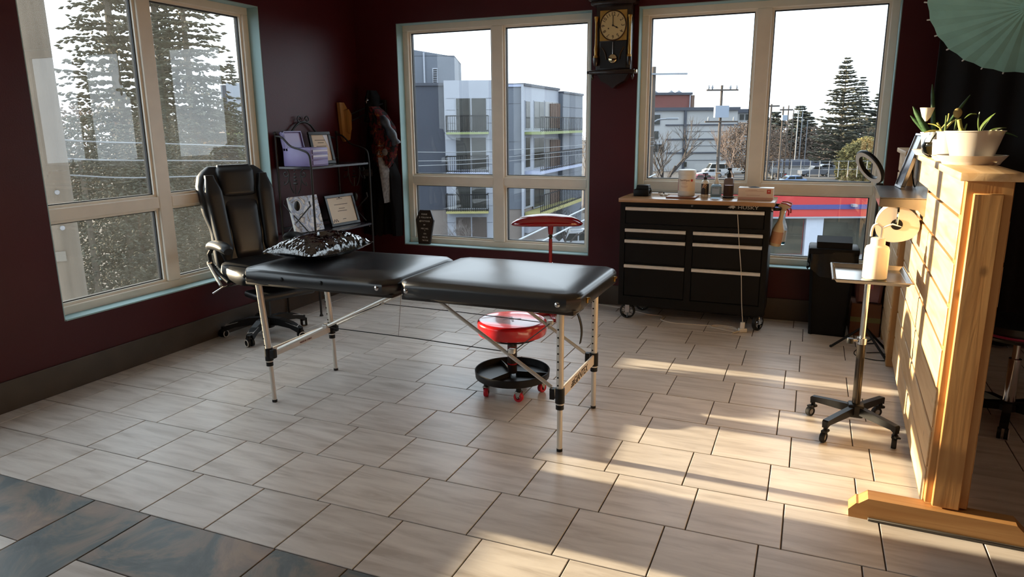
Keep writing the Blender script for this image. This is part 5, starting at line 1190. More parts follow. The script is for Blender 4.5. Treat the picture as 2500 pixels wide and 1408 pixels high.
for i in range(5):
    a = radians(-105 + 72 * i); d = Vector((cos(a), sin(a), 0)); pn = Vector((-d.y, d.x, 0))
    q('base_arm', MB().prism([(.02, .07), (.02, .11), (.15, .10), (.235, .075), (.235, .05), (.14, .07)], -.018, .018, M=Mloc(0, 0, 0, a)), blackplastic)
    c = d * .235 + Vector((0, 0, .027)); w_ = MB()
    for s in (-1, 1): w_.cyl(c + pn * (s * .006), c + pn * (s * .022), .027, n=18)
    cs = q('caster', w_, blackplastic); cs_r = MB()
    sub('rim', cs_r.tube([c + pn * .023 + (d * cos(t) + Vector((0, 0, 1)) * sin(t)) * .022 for t in [2 * pi * k / 18 for k in range(18)]], .003, n=6, closed=True), whiteplastic, cs)
# ================================================================== the street outside
GZ = -7.5
ALB = .66          # all outdoor colours darkened to offset the strong sky light
asphalt = mat('grey_asphalt', srgb(84, 80, 78), rough=.9, var=.16, scale=.35, coords='Object')
struct('ground', MB().box((-260, 6.5, GZ - .3), (180, 420, GZ)).box((-260, -60, GZ - .3), (-5.5, 6.5, GZ)), asphalt)
class PF:
    """upright plane through O along angle a (level); n points to the viewer. Photo pixels are laid onto it."""
    def __init__(s, O, e):
        s.O = Vector((O.x, O.y, 0)); s.e = Vector((e.x, e.y, 0)).normalized(); s.n = Vector((s.e.y, -s.e.x, 0))
        if s.n.dot(CAM - s.O) < 0: s.n = -s.n
    def px(s, u, v):
        d = ray(u, v); t = (s.O - CAM).dot(s.n) / d.dot(s.n); p = CAM + d * t; return (p - s.O).dot(s.e), p.z
    def W(s, a, d, z): return s.O + s.e * a + s.n * d + Vector((0, 0, z))
    def bx(s, b, a0, a1, z0, z1, d0, d1):
        vs = [s.W(a, d, z) for z in (z0, z1) for a, d in ((a0, d0), (a1, d0), (a1, d1), (a0, d1))]
        b.add(vs, [(0, 3, 2, 1), (4, 5, 6, 7), (0, 1, 5, 4), (1, 2, 6, 5), (2, 3, 7, 6), (3, 0, 4, 7)]); return b
    def rect(s, b, u0, v0, u1, v1, d0, d1):
        um, vm = (u0 + u1) / 2, (v0 + v1) / 2
        return s.bx(b, s.px(u0, vm)[0], s.px(u1, vm)[0], s.px(um, v1)[1], s.px(um, v0)[1], d0, d1)
slate_wall = mat('dark_slate_cladding', srgb(50, 58, 74), rough=.6, var=.06, scale=.6)
grey_wall = mat('mid_grey_cladding', srgb(98, 106, 119), rough=.6, var=.05, scale=.6)
white_wall = mat('white_cladding', srgb(164, 170, 182), rough=.55, var=.03, scale=.6)
brown_wall = mat('taupe_masonry', srgb(140, 130, 124), rough=.85, var=.08, scale=1.0)
seam = mat('dark_joint', srgb(92, 98, 110), rough=.8)
outglass = mat('dark_outdoor_glass', srgb(52, 54, 52), rough=.15, var=.3, scale=.8, spec=.22)
railm = mat('black_railing', srgb(18, 18, 22), spec=.2, rough=.6)
lime = mat('lime_fascia', srgb(140, 152, 96), rough=.6); pale_fascia = mat('pale_blue_fascia', srgb(168, 178, 206), rough=.6); yellow_fascia = mat('yellow_fascia', srgb(170, 164, 104), rough=.6)
screen_wood = mat('brown_wood_screen', srgb(112, 90, 78), rough=.8, var=.15, scale=3)
O1 = CAM + FH * 50; F1 = PF(O1, RH)
apt = thing('apartment_building', 'grey and white four-storey apartment block with balconies outside the windows', 'building', tuple(F1.W(F1.px(1100, 500)[0], 0, GZ)))
def ap_(name, b, m, parent=apt): return part(name, b, m, parent)
zb = F1.px(1100, 512)[1]
def col(face, u0, u1, vt, m, d0, d1, name='wall', base=None, z_bot=None):
    z1 = face.px((u0 + u1) / 2, vt)[1]; a0, a1 = face.px(u0, 400)[0], face.px(u1, 400)[0]
    return ap_(name, face.bx(MB(), a0, a1, zb if z_bot is None else z_bot, z1, d0, d1), m)
col(F1, 556, 575, 207, slate_wall, -10, 0); col(F1, 640, 1092, 208, slate_wall, -10, 0); col(F1, 575, 640, 203, white_wall, -10, .4)
a0, a1 = F1.px(556, 550)[0], F1.px(1275, 550)[0]; ap_('ground_floor_wall', F1.bx(MB(), a0, a1, GZ, zb, -10, -.05), brown_wall)
ap_('parapet', F1.rect(MB(), 640, 204, 1090, 211, -10, .15), mat('dark_parapet', srgb(58, 64, 78), rough=.6))
F0 = PF(CAM + FH * 60, RH)
pen = ap_('penthouse', F0.add if False else F0.rect(MB(), 960, 136, 1110, 215, -8, 0), grey_wall)
a_ = F0.px(960, 120); bmb = MB(); z_l, z_r = F0.px(1000, 124)[1], F0.px(1110, 146)[1]; sL, sR = F0.px(960, 150)[0], F0.px(1110, 150)[0]; zt = F0.px(1040, 137)[1]
bmb.add([F0.W(sL, 0, zt), F0.W(sR, 0, zt - .05), F0.W(sL, 0, z_l + .35), F0.W(sL, -8, zt), F0.W(sR, -8, zt - .05), F0.W(sL, -8, z_l + .35)], [(0, 1, 2), (5, 4, 3), (0, 3, 4, 1), (1, 4, 5, 2), (2, 5, 3, 0)])
ap_('penthouse_roof', bmb, grey_wall); ap_('drain_pipe', F0.rect(MB(), 1034, 128, 1038, 208, 0, .15), white_wall)
lv = ap_('louvre', F0.rect(MB(), 1056, 166, 1069, 208, 0, .08), white_wall)
for k in range(9): ap_('louvre_slat', F0.rect(MB(), 1058, 169 + k * 4.3, 1067, 171 + k * 4.3, .05, .12), railm)
def balcony(face, u0, u1, vr, vs0, vs1, fm, depth, d0, nbal=20, parent=apt):
    a0, a1 = face.px(u0, vs0)[0], face.px(u1, vs0)[0]; um = (u0 + u1) / 2; z0, z1, zr = face.px(um, vs1)[1], face.px(um, vs0)[1], face.px(um, vr)[1]
    # the slab edge seen in front is at depth d0 + depth; keep apparent size by using plane coordinates
    sl = ap_('balcony', face.bx(MB(), a0, a1, z0, z1, d0, d0 + depth), fm)
    b = MB(); r = .02
    for z in (zr, z1 + .1): face.bx(b, a0, a1, z - .04, z + .03, d0 + depth - .06, d0 + depth - .01); 
    for a in (a0, a1 - .05):
        for z in (zr, z1 + .1): face.bx(b, a, a + .05, z - .03, z + .02, d0, d0 + depth)
    sub('railing', b, railm, sl)
    for i in range(nbal + 1):
        a = a0 + (a1 - a0) * i / nbal; w_ = .06 if i % 7 == 0 else .032
        sub('baluster', face.bx(MB(), a - w_ / 2, a + w_ / 2, z1, zr, d0 + depth - .05, d0 + depth - .02), railm, sl)
    for j in range(1, 5):
        for a in (a0 + .02, a1 - .02): sub('baluster', face.bx(MB(), a - .01, a + .01, z1, zr, d0 + depth * j / 5 - .01, d0 + depth * j / 5 + .01), railm, sl)
def glazing(face, u0, v0, u1, v1, d, cols, fm=white_wall, gm=outglass):
    um, vm = (u0 + u1) / 2, (v0 + v1) / 2; a0, a1 = face.px(u0, vm)[0], face.px(u1, vm)[0]; z0, z1 = face.px(um, v1)[1], face.px(um, v0)[1]
    w = ap_('window', face.bx(MB(), a0, a1, z0, z1, d, d + .05), fm); t = .07; wd = (a1 - a0) / cols
    for i in range(cols): sub('pane', face.bx(MB(), a0 + i * wd + t, a0 + (i + 1) * wd - t * .3, z0 + t, z1 - t, d + .04, d + .08), gm, w)
def storeys(face, u0, u1, specs, d, cols, inset, depth=1.4, nbal=20):
    for (w0, w1, rail, s0, s1, fm) in specs:
        glazing(face, u0 + inset[0], w0, u1 - inset[1], w1, d, cols); balcony(face, u0, u1, rail, s0, s1, fm, depth, d, nbal)
# white balcony bay seen in the left pane of window 2
z_top = F1.px(1145, 197)[1]; A0, A1 = F1.px(1090, 400)[0], F1.px(1204, 400)[0]
ap_('balcony_bay', F1.bx(MB(), A0, A1, GZ, z_top, -10, .5), white_wall)
for v in (240, 268, 300, 340, 370, 400, 440, 470, 500, 540): ap_('panel_joint', F1.rect(MB(), 1091, v, 1203, v + .7, .5, .52), seam)
storeys(F1, 1094, 1194, [(238, 320, 283, 322, 327, lime), (333, 415, 379, 418, 424, pale_fascia), (450, 508, 470, 510, 515, yellow_fascia)], .5, 2, (19, 6), 1.0)
glazing(F1, 1113, 525, 1190, 582, .5, 2, gm=mat('brown_glass', srgb(96, 88, 84), rough=.2, spec=.2))
# same kind of bay at the edge of window 1
for (w0, w1, rail, s0, s1, fm) in ((230, 318, 283, 322, 329, lime), (333, 410, 374, 414, 421, pale_fascia)): balcony(F1, 573, 640, rail, s0, s1, fm, 1.0, .4, 14)
for v in (245, 275, 345, 372): ap_('panel_joint', F1.rect(MB(), 576, v, 640, v + .7, .4, .42), seam)
# grey corner and receding wing
col(F1, 1204, 1277, 209, grey_wall, -10, .0)
ap_('parapet', F1.rect(MB(), 1204, 206, 1277, 212, -10, .1), pale_fascia)
for v in (252, 345, 445): ap_('panel_joint', F1.rect(MB(), 1204, v, 1274, v + .8, 0, .03), seam)
ap_('corner_strip', F1.bx(MB(), F1.px(1273, 400)[0], F1.px(1279, 400)[0], GZ + 1.2, F1.px(1276, 206)[1], -.3, .25), white_wall)
P0 = F1.W(F1.px(1279, 300)[0], 0, 0); P1 = far(1412, 300, 63); F2 = PF(P0, Vector((P1.x - P0.x, P1.y - P0.y, 0)))
zt2 = F2.px(1282, 210)[1]
def span(u): return F2.px(u, 330)[0]
ap_('wing_wall', F2.bx(MB(), 0, span(1363), zb, zt2, -8, 0), white_wall); ap_('wing_ground_wall', F2.bx(MB(), 0, span(1412), GZ, zb, -8, -.1), brown_wall)
ap_('wing_parapet', F2.bx(MB(), -.1, span(1363) + .1, zt2, zt2 + .18, -8, .1), MATS['dark_parapet'])
ap_('end_block', F2.bx(MB(), span(1363), span(1412), zb - 3, F2.px(1388, 231)[1], -8, .35), grey_wall); ap_('end_parapet', F2.bx(MB(), span(1363), span(1412), F2.px(1388, 231)[1], F2.px(1388, 226)[1], -8, .45), MATS['dark_parapet'])
for v in (262, 330, 420): ap_('panel_joint', F2.rect(MB(), 1364, v, 1411, v + .9, .35, .38), seam)
for (w0, w1, rail, s0, s1, fm) in ((245, 315, 287, 320, 326, lime), (333, 410, 368, 408, 415, pale_fascia), (430, 505, 462, 500, 508, yellow_fascia)):
    glazing(F2, 1281, w0, 1292, w1, 0, 1); glazing(F2, 1302, w0 + 1, 1326, w1, 0, 2); glazing(F2, 1328, w0 + 2, 1362, w1, 0, 2, gm=mat('grey_sky_glass', srgb(140, 140, 140), rough=.2, spec=.2))
    for k in range(6): ap_('screen_slat', F2.rect(MB(), 1340 + k * 4, w0 + 8, 1342.6 + k * 4, w1 - 2, .08, .18), screen_wood)
    a0, a1 = span(1281), span(1388); z0, z1, zr = F2.px(1335, s1)[1], F2.px(1335, s0)[1], F2.px(1335, rail)[1]
    sl = ap_('balcony', F2.bx(MB(), a0, a1, z0, z1, 0, 1.2), fm); b = MB()
    for z in (zr, z1 + .1): F2.bx(b, a0, a1, z - .04, z + .03, 1.14, 1.19)
    sub('railing', b, railm, sl)
    for i in range(25): a = a0 + (a1 - a0) * i / 24; sub('baluster', F2.bx(MB(), a - .032, a + .032, z1, zr, 1.15, 1.18), railm, sl)
glazing(F2, 1284, 515, 1325, 565, -.1, 2, gm=MATS['brown_glass']); ap_('door_sill', F2.rect(MB(), 1281, 548, 1312, 562, -.1, .3), white_wall)
# ------------------------------------------------------------------ background buildings
def block(name, label, u0, u1, vt, D, m, depth=14, vb=None, cat='building'):
    f = PF(CAM + FH * D, RH); a0, a1 = f.px(u0, vt)[0], f.px(u1, vt)[0]; z1 = f.px((u0 + u1) / 2, vt)[1]
    t = thing(name, label, cat, tuple(f.W((a0 + a1) / 2, -depth / 2, GZ)))
    part('walls', f.bx(MB(), a0, a1, GZ, z1, -depth, 0), m, t); return t, f
wt, wf = block('white_block', 'pale rendered apartment block with dark bands seen through the clock-side window', 1560, 1802, 268, 140, mat('pale_render', srgb(172, 174, 176), rough=.8, var=.05, scale=.3))
part('roof_edge', wf.rect(MB(), 1560, 262, 1806, 270, -14, .5), MATS['dark_parapet'], wt)
for v in (303, 338, 371): part('dark_band', wf.rect(MB(), 1625, v, 1802, v + 3, 0, .25), MATS['dark_parapet'], wt)
for v in (320, 355, 390): part('fine_joint', wf.rect(MB(), 1675, v, 1802, v + .9, 0, .1), seam, wt)
part('shaft_strip', wf.rect(MB(), 1667, 270, 1673, 425, 0, .4), MATS['dark_parapet'], wt)
for (u0, v0, u1, v1) in ((1578, 278, 1612, 305), (1582, 318, 1608, 340), (1590, 350, 1622, 372)):
    w_ = part('window', wf.rect(MB(), u0, v0, u1, v1, 0, .2), white_wall, wt); um = (u0 + u1) / 2
    for a, b_ in ((u0 + 1, um - .7), (um + .7, u1 - 1)): sub('pane', wf.rect(MB(), a, v0 + 2, b_, v1 - 1, .15, .26), outglass, w_)
for v in (330, 362, 395): part('side_window', wf.rect(MB(), 1668, v, 1675, v + 12, .3, .5), outglass, wt)
bt, bf = block('brick_block', 'dark red brick building with roof vents above the pale apartment block', 1545, 1688, 229, 185, mat('dark_red_brick', srgb(120, 74, 70), rough=.9, var=.15, scale=.4))
part('roof_edge', bf.rect(MB(), 1545, 226, 1690, 232, -14, .5), MATS['dark_parapet'], bt)
for u, h in ((1606, 9), (1647, 3), (1666, 12)): part('roof_vent', MB().lathe([(0, 1.0), (.25, .8), (.9, .35), (.8, 0)], tuple(bf.W(bf.px(u, 229)[0], -4, bf.px(u, 228)[1])), 10), grey_wall, bt)
part('side_wall', bf.rect(MB(), 1688, 232, 1696, 265, -14, -.2), screen_wood, bt); part('flue', bf.rect(MB(), 1683, 232, 1685, 262, 0, .4), white_wall, bt)
ct, cf = block('grey_block', 'low pale building with balconies behind the transformer pole', 1802, 1846, 275, 150, MATS['pale_render'])
part('roof_edge', cf.rect(MB(), 1790, 266, 1846, 275, -10, .6), MATS['dark_parapet'], ct)
for u0, u1 in ((1806, 1816), (1820, 1834)): w_ = part('window', cf.rect(MB(), u0, 279, u1, 292, 0, .2), outglass, ct)
lt, lf = block('tan_house', 'tan low building partly hidden by trees in the leftmost window', 455, 553, 332, 68, mat('tan_stucco', srgb(150, 116, 74), rough=.9, var=.1, scale=.5), 10)
part('roof', lf.rect(MB(), 450, 324, 557, 333, -10, .6), mat('brown_roof', srgb(126, 92, 66), rough=.9), lt)
w_ = part('window', lf.rect(MB(), 480, 352, 505, 372, 0, .1), outglass, lt)
gt, gf = block('pale_house', 'small pale house between the conifer trunks in the leftmost window', 268, 318, 300, 90, mat('pale_stucco', srgb(164, 152, 130), rough=.9, var=.1), 10)
part('roof', gf.rect(MB(), 262, 292, 322, 302, -10, .6), MATS['brown_roof'], gt)
for u in (280, 298): part('window', gf.rect(MB(), u, 312, u + 9, 324, 0, .1), outglass, gt)
# ------------------------------------------------------------------ red corner store
rs = thing('red_store', 'red and white single-storey store with a blue stripe outside the lower window pane', 'store', tuple(F1.W(F1.px(2000, 600)[0], -6, GZ)))
F3 = PF(CAM + FH * 46, (RH + FH * -.02)); rd = mat('red_fascia', srgb(206, 50, 50), rough=.5, var=.03, scale=.4)
part('fascia', F3.rect(MB(), 1800, 466, 2240, 527, -6, .3), rd, rs); part('blue_stripe', F3.rect(MB(), 1800, 498, 2240, 509, .3, .36), mat('blue_stripe', srgb(74, 76, 148), rough=.5), rs)
part('white_trim', F3.rect(MB(), 1800, 527, 2240, 531, -6, .34), white_wall, rs)
part('shop_wall', F3.rect(MB(), 1800, 530, 2240, 640, -6, -.3), MATS['pale_render'], rs)
for u0, u1 in ((1868, 1962), (2008, 2140), (2150, 2235)):
    w_ = part('shop_window', F3.rect(MB(), u0, 531, u1, 621, -.3, -.15), mat('red_frame', srgb(180, 48, 52), rough=.5), rs)
    sub('pane', F3.rect(MB(), u0 + 2, 533, u1 - 2, 620, -.2, -.1), mat('shop_glass', srgb(78, 78, 70), spec=.2, rough=.15, var=.3, scale=.7), w_)
part('pillar', F3.rect(MB(), 1964, 530, 2006, 628, -.3, .1), mat('pale_blue_pillar', srgb(206, 214, 230), rough=.5), rs)
for u, v in ((1912, 493), (2076, 499)): part('wall_lamp', F3.rect(MB(), u - 5, v - 3, u + 6, v + 3, .3, .7), white_wall, rs)
struct('pavement_store', F3.bx(MB(), F3.px(1800, 630)[0], F3.px(2240, 630)[0], GZ, GZ + .12, -.3, 4), mat('pale_concrete', srgb(150, 142, 132), rough=.9, var=.08))
# ------------------------------------------------------------------ trees
barkm = mat('grey_brown_bark', srgb(92, 84, 74), rough=.95, var=.25, scale=3, stretch=(4, 4, .5))
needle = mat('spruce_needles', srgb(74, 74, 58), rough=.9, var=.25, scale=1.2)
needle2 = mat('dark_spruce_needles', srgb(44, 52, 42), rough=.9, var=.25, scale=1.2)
twigm = mat('bare_twigs', srgb(104, 92, 84), rough=.95, var=.15, scale=1)
def tuft(b, p, d, ln, wd, th):
    d = d.normalized(); s = d.cross(Vector((0, 0, 1))); s = s.normalized() if s.length > 1e-4 else Vector((1, 0, 0)); u = s.cross(d)
    b.add([p - d * ln * .45, p + s * wd, p + u * th, p - s * wd, p - u * th * 2.0, p + d * ln * .55], [(0, 1, 2), (0, 2, 3), (0, 3, 4), (0, 4, 1), (5, 2, 1), (5, 3, 2), (5, 4, 3), (5, 1, 4)])
def spruce(label, u, vb_, vt, D, rad, seed, m, z_from=.08, whorls=38, nb=8, nt=4, droop=.25, name='spruce_tree', base=None, group=None, lift=.1, size=1.0):
    rnd = random.Random(seed); top = far(u, vt, D); bx = Vector((top.x, top.y, GZ)) ; H = top.z - GZ
    t = thing(name, label, 'tree', tuple(bx), group); tr = max(.10, H * .014)
    part('trunk', MB().tube([(bx.x, bx.y, GZ), (bx.x, bx.y, GZ + H * .5), (bx.x, bx.y, GZ + H * .98)], [tr, tr * .65, .03], n=9), barkm, t)
    b = MB()
    for i in range(whorls):
        f = z_from + (1 - z_from) * (i + rnd.random() * .6) / whorls; z = GZ + H * f
        L0 = rad * (1 - f) ** .85 + .12 * rad * (1 - f) + .25 * size
        for k in range(nb):
            a = rnd.uniform(0, 2 * pi); L_ = L0 * rnd.uniform(.55, 1.12); dr = droop * rnd.uniform(.6, 1.3); hd = Vector((cos(a), sin(a), 0))
            n_ = max(2, int(nt * L_ / (rad * .6)))
            for j in range(n_):
                s = (j + .6) / n_ ; p = Vector((bx.x, bx.y, z)) + hd * (L_ * s) + Vector((0, 0, L_ * (lift * s - dr * s * s + .16 * s ** 4)))
                jit = Vector((rnd.uniform(-1, 1), rnd.uniform(-1, 1), rnd.uniform(-.5, .5))) * .06 * L_
                dd = hd + Vector((rnd.uniform(-.5, .5), rnd.uniform(-.5, .5), lift - 2 * dr * s * .6 + rnd.uniform(-.2, .2)))
                tuft(b, p + jit, dd, L_ / n_ * 1.5 + .15 * size, (.10 + .13 * L_ / n_) * size * rnd.uniform(.7, 1.3), .07 * size)
    part('crown', b, m, t); return t
NG = 'conifers outside the leftmost window'
spruce('tall spruce nearest the weathered utility pole in the leftmost window', 205, 700, -430, 24, 3.0, 1, needle, .50, 44, 11, 18, .30, group=NG, size=.42)
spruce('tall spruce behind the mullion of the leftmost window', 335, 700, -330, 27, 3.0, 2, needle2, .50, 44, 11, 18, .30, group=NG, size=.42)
spruce('tall spruce with long branches reaching towards the office chair side', 415, 700, -260, 25, 3.4, 3, needle, .46, 42, 11, 18, .32, group=NG, size=.42)
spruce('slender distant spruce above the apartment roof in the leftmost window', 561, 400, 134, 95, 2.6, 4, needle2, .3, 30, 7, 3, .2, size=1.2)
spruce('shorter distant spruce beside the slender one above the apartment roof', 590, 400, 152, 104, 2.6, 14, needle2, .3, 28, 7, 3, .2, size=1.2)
spruce('largest spruce in the car park outside the window beside the parasol', 2070, 425, 138, 128, 5.2, 5, needle, .08, 44, 9, 6, .25, lift=.22, size=1.5)
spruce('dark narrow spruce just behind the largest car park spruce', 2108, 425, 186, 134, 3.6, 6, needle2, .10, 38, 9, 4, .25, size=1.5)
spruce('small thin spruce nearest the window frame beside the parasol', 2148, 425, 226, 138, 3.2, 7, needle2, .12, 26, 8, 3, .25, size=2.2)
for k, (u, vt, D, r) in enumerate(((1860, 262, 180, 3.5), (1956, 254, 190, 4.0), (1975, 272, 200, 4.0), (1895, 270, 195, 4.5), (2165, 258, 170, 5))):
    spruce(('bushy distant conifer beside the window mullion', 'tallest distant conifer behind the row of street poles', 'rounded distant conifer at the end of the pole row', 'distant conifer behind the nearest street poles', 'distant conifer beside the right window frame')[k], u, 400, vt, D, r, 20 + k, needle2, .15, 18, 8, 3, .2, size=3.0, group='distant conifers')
def bush(label, u, v, D, rx, rz, seed, m, n=900, size=.3, name='evergreen_shrub', group=None, zc=None):
    rnd = random.Random(seed); c = far(u, v, D); t = thing(name, label, 'shrub', (c.x, c.y, GZ), group); b = MB(); hz = (c.z - GZ)
    part('stem', MB().tube([(c.x, c.y, GZ), (c.x, c.y, c.z)], [.12, .05], n=7), barkm, t)
    for i in range(n):
        a = rnd.uniform(0, 2 * pi); h = rnd.uniform(-1, 1); r = sqrt(max(0, 1 - abs(h) ** 2.5)) * rnd.uniform(.45, 1.02)
        p = Vector((c.x + rx * r * cos(a), c.y + rx * r * sin(a), max(GZ + .1, c.z - rz + rz * (h + 1) * .5 * 2 * .5 + rnd.uniform(-.1, .1) * rz)))
        tuft(b, p, Vector((cos(a) + rnd.uniform(-.7, .7), sin(a) + rnd.uniform(-.7, .7), rnd.uniform(-.6, .7))), size * rnd.uniform(1.0, 2.2), size * rnd.uniform(.3, .6), size * .25)
    part('foliage', b, m, t); return t
oliv = mat('olive_foliage', srgb(56, 58, 46), rough=.95, var=.25, scale=1.0); browntw = mat('brown_winter_foliage', srgb(112, 96, 84), rough=.95, var=.2, scale=.6)
EG = 'evergreen shrubs under the conifers'
for k, (u, v, D, rx, rz, lab_) in enumerate(((190, 345, 17, 2.2, 6.0, 'dense evergreen shrub beside the weathered utility pole'), (285, 352, 19, 2.4, 6.5, 'dense evergreen shrub under the two tall spruce trunks'), (372, 320, 22, 2.4, 7.5, 'tall evergreen shrub under the mullion side spruce'), (450, 385, 21, 2.2, 6.0, 'broad evergreen shrub just left of the office chair'), (510, 395, 26, 2.6, 5.5, 'evergreen shrub behind the office chair back'), (120, 350, 22, 3.0, 6.5, 'evergreen shrub mostly hidden by the utility pole'))):
    bush(lab_, u, v, D, rx, rz, 40 + k, oliv, 7000, .085, group=EG)
for k, (u, v, D, rx, rz, lab_) in enumerate(((520, 258, 45, 2.8, 6.5, 'round dark tree in front of the apartment end wall'), (240, 268, 80, 9, 10, 'brown winter tree line left of the conifer trunks'), (470, 280, 85, 7, 10, 'brown winter tree beyond the tan low building'))):
    bush(lab_, u, v, D, rx, rz, 60 + k, (oliv, browntw, browntw)[k], 4000, (.16, .3, .3)[k], name='winter_tree')
for k, (u, v, D, rx, rz, lab_) in enumerate(((1900, 296, 210, 13, 13, 'brown leafless tree mass behind the nearest street poles'), (1990, 318, 190, 11, 12, 'brown leafless trees left of the largest car park spruce'), (2140, 300, 165, 12, 12, 'brownish tree mass between car park spruce and window frame'), (2120, 345, 115, 4.5, 8, 'olive tree in front of the car park spruces'), (1840, 302, 118, 5.5, 7, 'pale brown tree crown beside the grey low building'))):
    bush(lab_, u, v, D, rx, rz, 70 + k, (browntw, browntw, browntw, mat('olive_yellow_foliage', srgb(122, 114, 66), rough=.95, var=.2, scale=.6), browntw)[k], 5000, (.5, .5, .45, .35, .24)[k], name='winter_tree')
def bare(label, u, vb_, vt, D, seed, spread=.55, depth=6, r0=None, m=twigm, group=None, lean=0):
    rnd = random.Random(seed); top = far(u, vt, D); base = Vector((top.x, top.y, GZ)); H = top.z - GZ
    t = thing('bare_tree', label, 'tree', tuple(base), group); br = MB(); tk = MB(); r0 = r0 or H * .013
    def grow(p, d, L_, r, lev):
        q_ = p + d * L_; (tk if lev == 0 else br).tube([p, p + d * L_ * .5 + Vector((rnd.uniform(-1, 1), rnd.uniform(-1, 1), 0)) * L_ * .04, q_], [r, r * .85, r * .7], n=5 if lev < 3 else 3, caps=False)
        if lev >= depth: return
        for i in range(rnd.choice((2, 3, 3)) if lev < depth - 1 else 3):
            nd = (d + Vector((rnd.uniform(-1, 1), rnd.uniform(-1, 1), rnd.uniform(-.15, .55))) * spread).normalized()
            grow(p + d * L_ * rnd.uniform(.55, 1.0), nd, L_ * rnd.uniform(.62, .86), r * .62, lev + 1)
    grow(base, Vector((lean, 0, 1)).normalized(), H * .30, r0, 0)
    part('trunk', tk, m, t); part('branches', br, m, t)['kind'] = 'stuff'; return t
BG = 'leafless street trees'
bare('bare black-branched tree in front of the pale apartment block', 1628, 440, 262, 70, 3, .60, 6, .22, mat('dark_twigs', srgb(66, 60, 58), rough=.95), BG)
bare('thin bare tree next to the galvanised-arm utility pole', 1600, 440, 320, 66, 5, .5, 5, .12, MATS['dark_twigs'], BG)
bare('pinkish bare tree to the right of the transformer pole', 1800, 430, 272, 85, 8, .55, 6, .16, mat('pinkish_twigs', srgb(112, 96, 88), rough=.95), BG)
bare('bare tree at the end of the apartment wing', 1429, 540, 262, 74, 11, .55, 6, .14, mat('grey_twigs', srgb(120, 112, 108), rough=.95), BG)
bare('low bare tree in front of the apartment wing ground floor', 1385, 600, 470, 46, 12, .75, 6, .10, MATS['dark_twigs'], BG)
bare('pale bare shrub in front of the white balcony bay', 1120, 600, 505, 44, 15, .7, 6, .07, MATS['grey_twigs'], BG)
# ------------------------------------------------------------------ poles and wires
polem = mat('weathered_pole_wood', srgb(104, 95, 84), rough=.95, var=.2, scale=2.0, stretch=(5, 5, .35), bump=.3, bscale=20)
galv = mat('galvanised_steel', srgb(140, 146, 154), rough=.45, metal=.4)
pn_ = far(70, 136, 7.35); up_ = thing('weathered_utility_pole', 'thick weathered wooden utility pole close outside the leftmost window', 'utility pole', (pn_.x, pn_.y, GZ))
part('pole', MB().tube([(pn_.x, pn_.y, GZ), (pn_.x, pn_.y, GZ + 6), (pn_.x, pn_.y, 6.0)], [.235, .215, .185], n=20), polem, up_)
dirc = Vector((-pn_.x, CAM.y - pn_.y, 0)).normalized()
for dz in (.83, .47): p = Vector((pn_.x, pn_.y, dz)) + (dirc * .9 + RH * .42).normalized() * .215; part('bolt', MB().cyl(p - dirc * .02, p + dirc * .05, .02, n=8).sphere(p + dirc * .02, .025, 8, 5), galv, up_)
p = Vector((pn_.x, pn_.y, .18)) + dirc * .21; part('number_plate', MB().box((-.06, -.01, -.05), (.06, .01, .05), Mloc(p.x, p.y, p.z, atan2(dirc.y, dirc.x) + pi / 2)), mat('dull_plate', srgb(112, 108, 100), rough=.7), up_)
def upole(label, u, vt, D, r=.14, arms=(), box_=None, m=None, tilt=0):
    top = far(u, vt, D); base = Vector((top.x + tilt, top.y, GZ)); t = thing('utility_pole', label, 'utility pole', tuple(base), 'street utility poles')
    part('pole', MB().tube([base, top], [r, r * .7], n=10), m or mat('dark_pole_wood', srgb(88, 80, 74), rough=.95, var=.2, scale=1), t); f = PF(top, RH)
    for (v, u0, u1, am, ins) in arms:
        part('cross_arm', f.rect(MB(), u0, v - 2, u1, v + 2, .05, .25), am, t)
        for ui in ins:
            s, z = f.px(ui, v); c = f.W(s, .15, z); part('insulator', MB().lathe([(0, -.12), (.06, -.1), (.10, .1), (.05, .3), (0, .32)], tuple(c + Vector((0, 0, .12))), 8), galv, t)
    if box_: part('transformer_box', f.rect(MB(), *box_, .05, .6), mat('pale_blue_box', srgb(150, 164, 182), rough=.5), t)
    return t
upole('utility pole with a long pale galvanised arm near the clock', 1597, 163, 38, .15, [(181, 1574, 1676, galv, ())])
upole('utility pole carrying a pale blue transformer box', 1763, 208, 66, .16, [(220, 1724, 1801, MATS['dark_pole_wood'], (1729, 1738, 1782, 1797)), (297, 1720, 1800, MATS['dark_pole_wood'], (1728, 1790))], (1742, 258, 1775, 287))
for k, (u, vt, D, rr_, lab_) in enumerate(((1884, 254, 88, .15, 'dark utility pole nearest the window mullion'), (1913, 260, 105, .16, 'utility pole with a small grey-blue box behind the nearest one'), (1926, 257, 115, .14, 'third utility pole in the receding row'), (1938, 268, 140, .14, 'fourth utility pole in the receding row'), (1950, 270, 160, .14, 'fifth utility pole in the receding row'), (1960, 272, 180, .14, 'sixth utility pole in the receding row'), (1972, 294, 143, .10, 'short pale pole at the end of the receding row'))):
    arms = [(259, 1866, 1902, MATS['dark_pole_wood'], ())] if k == 0 else ([(268, 1903, 1935, MATS['dark_pole_wood'], ())] if k == 1 else ())
    upole(lab_, u, vt, D, rr_, arms, (1907, 281, 1919, 294) if k == 1 else None, galv if k > 3 else None)
lp2 = far(1612, 292, 45); sl_ = thing('street_lamp', 'curved-arm street lamp in front of the pale apartment block', 'street lamp', (lp2.x - .6, lp2.y, GZ))
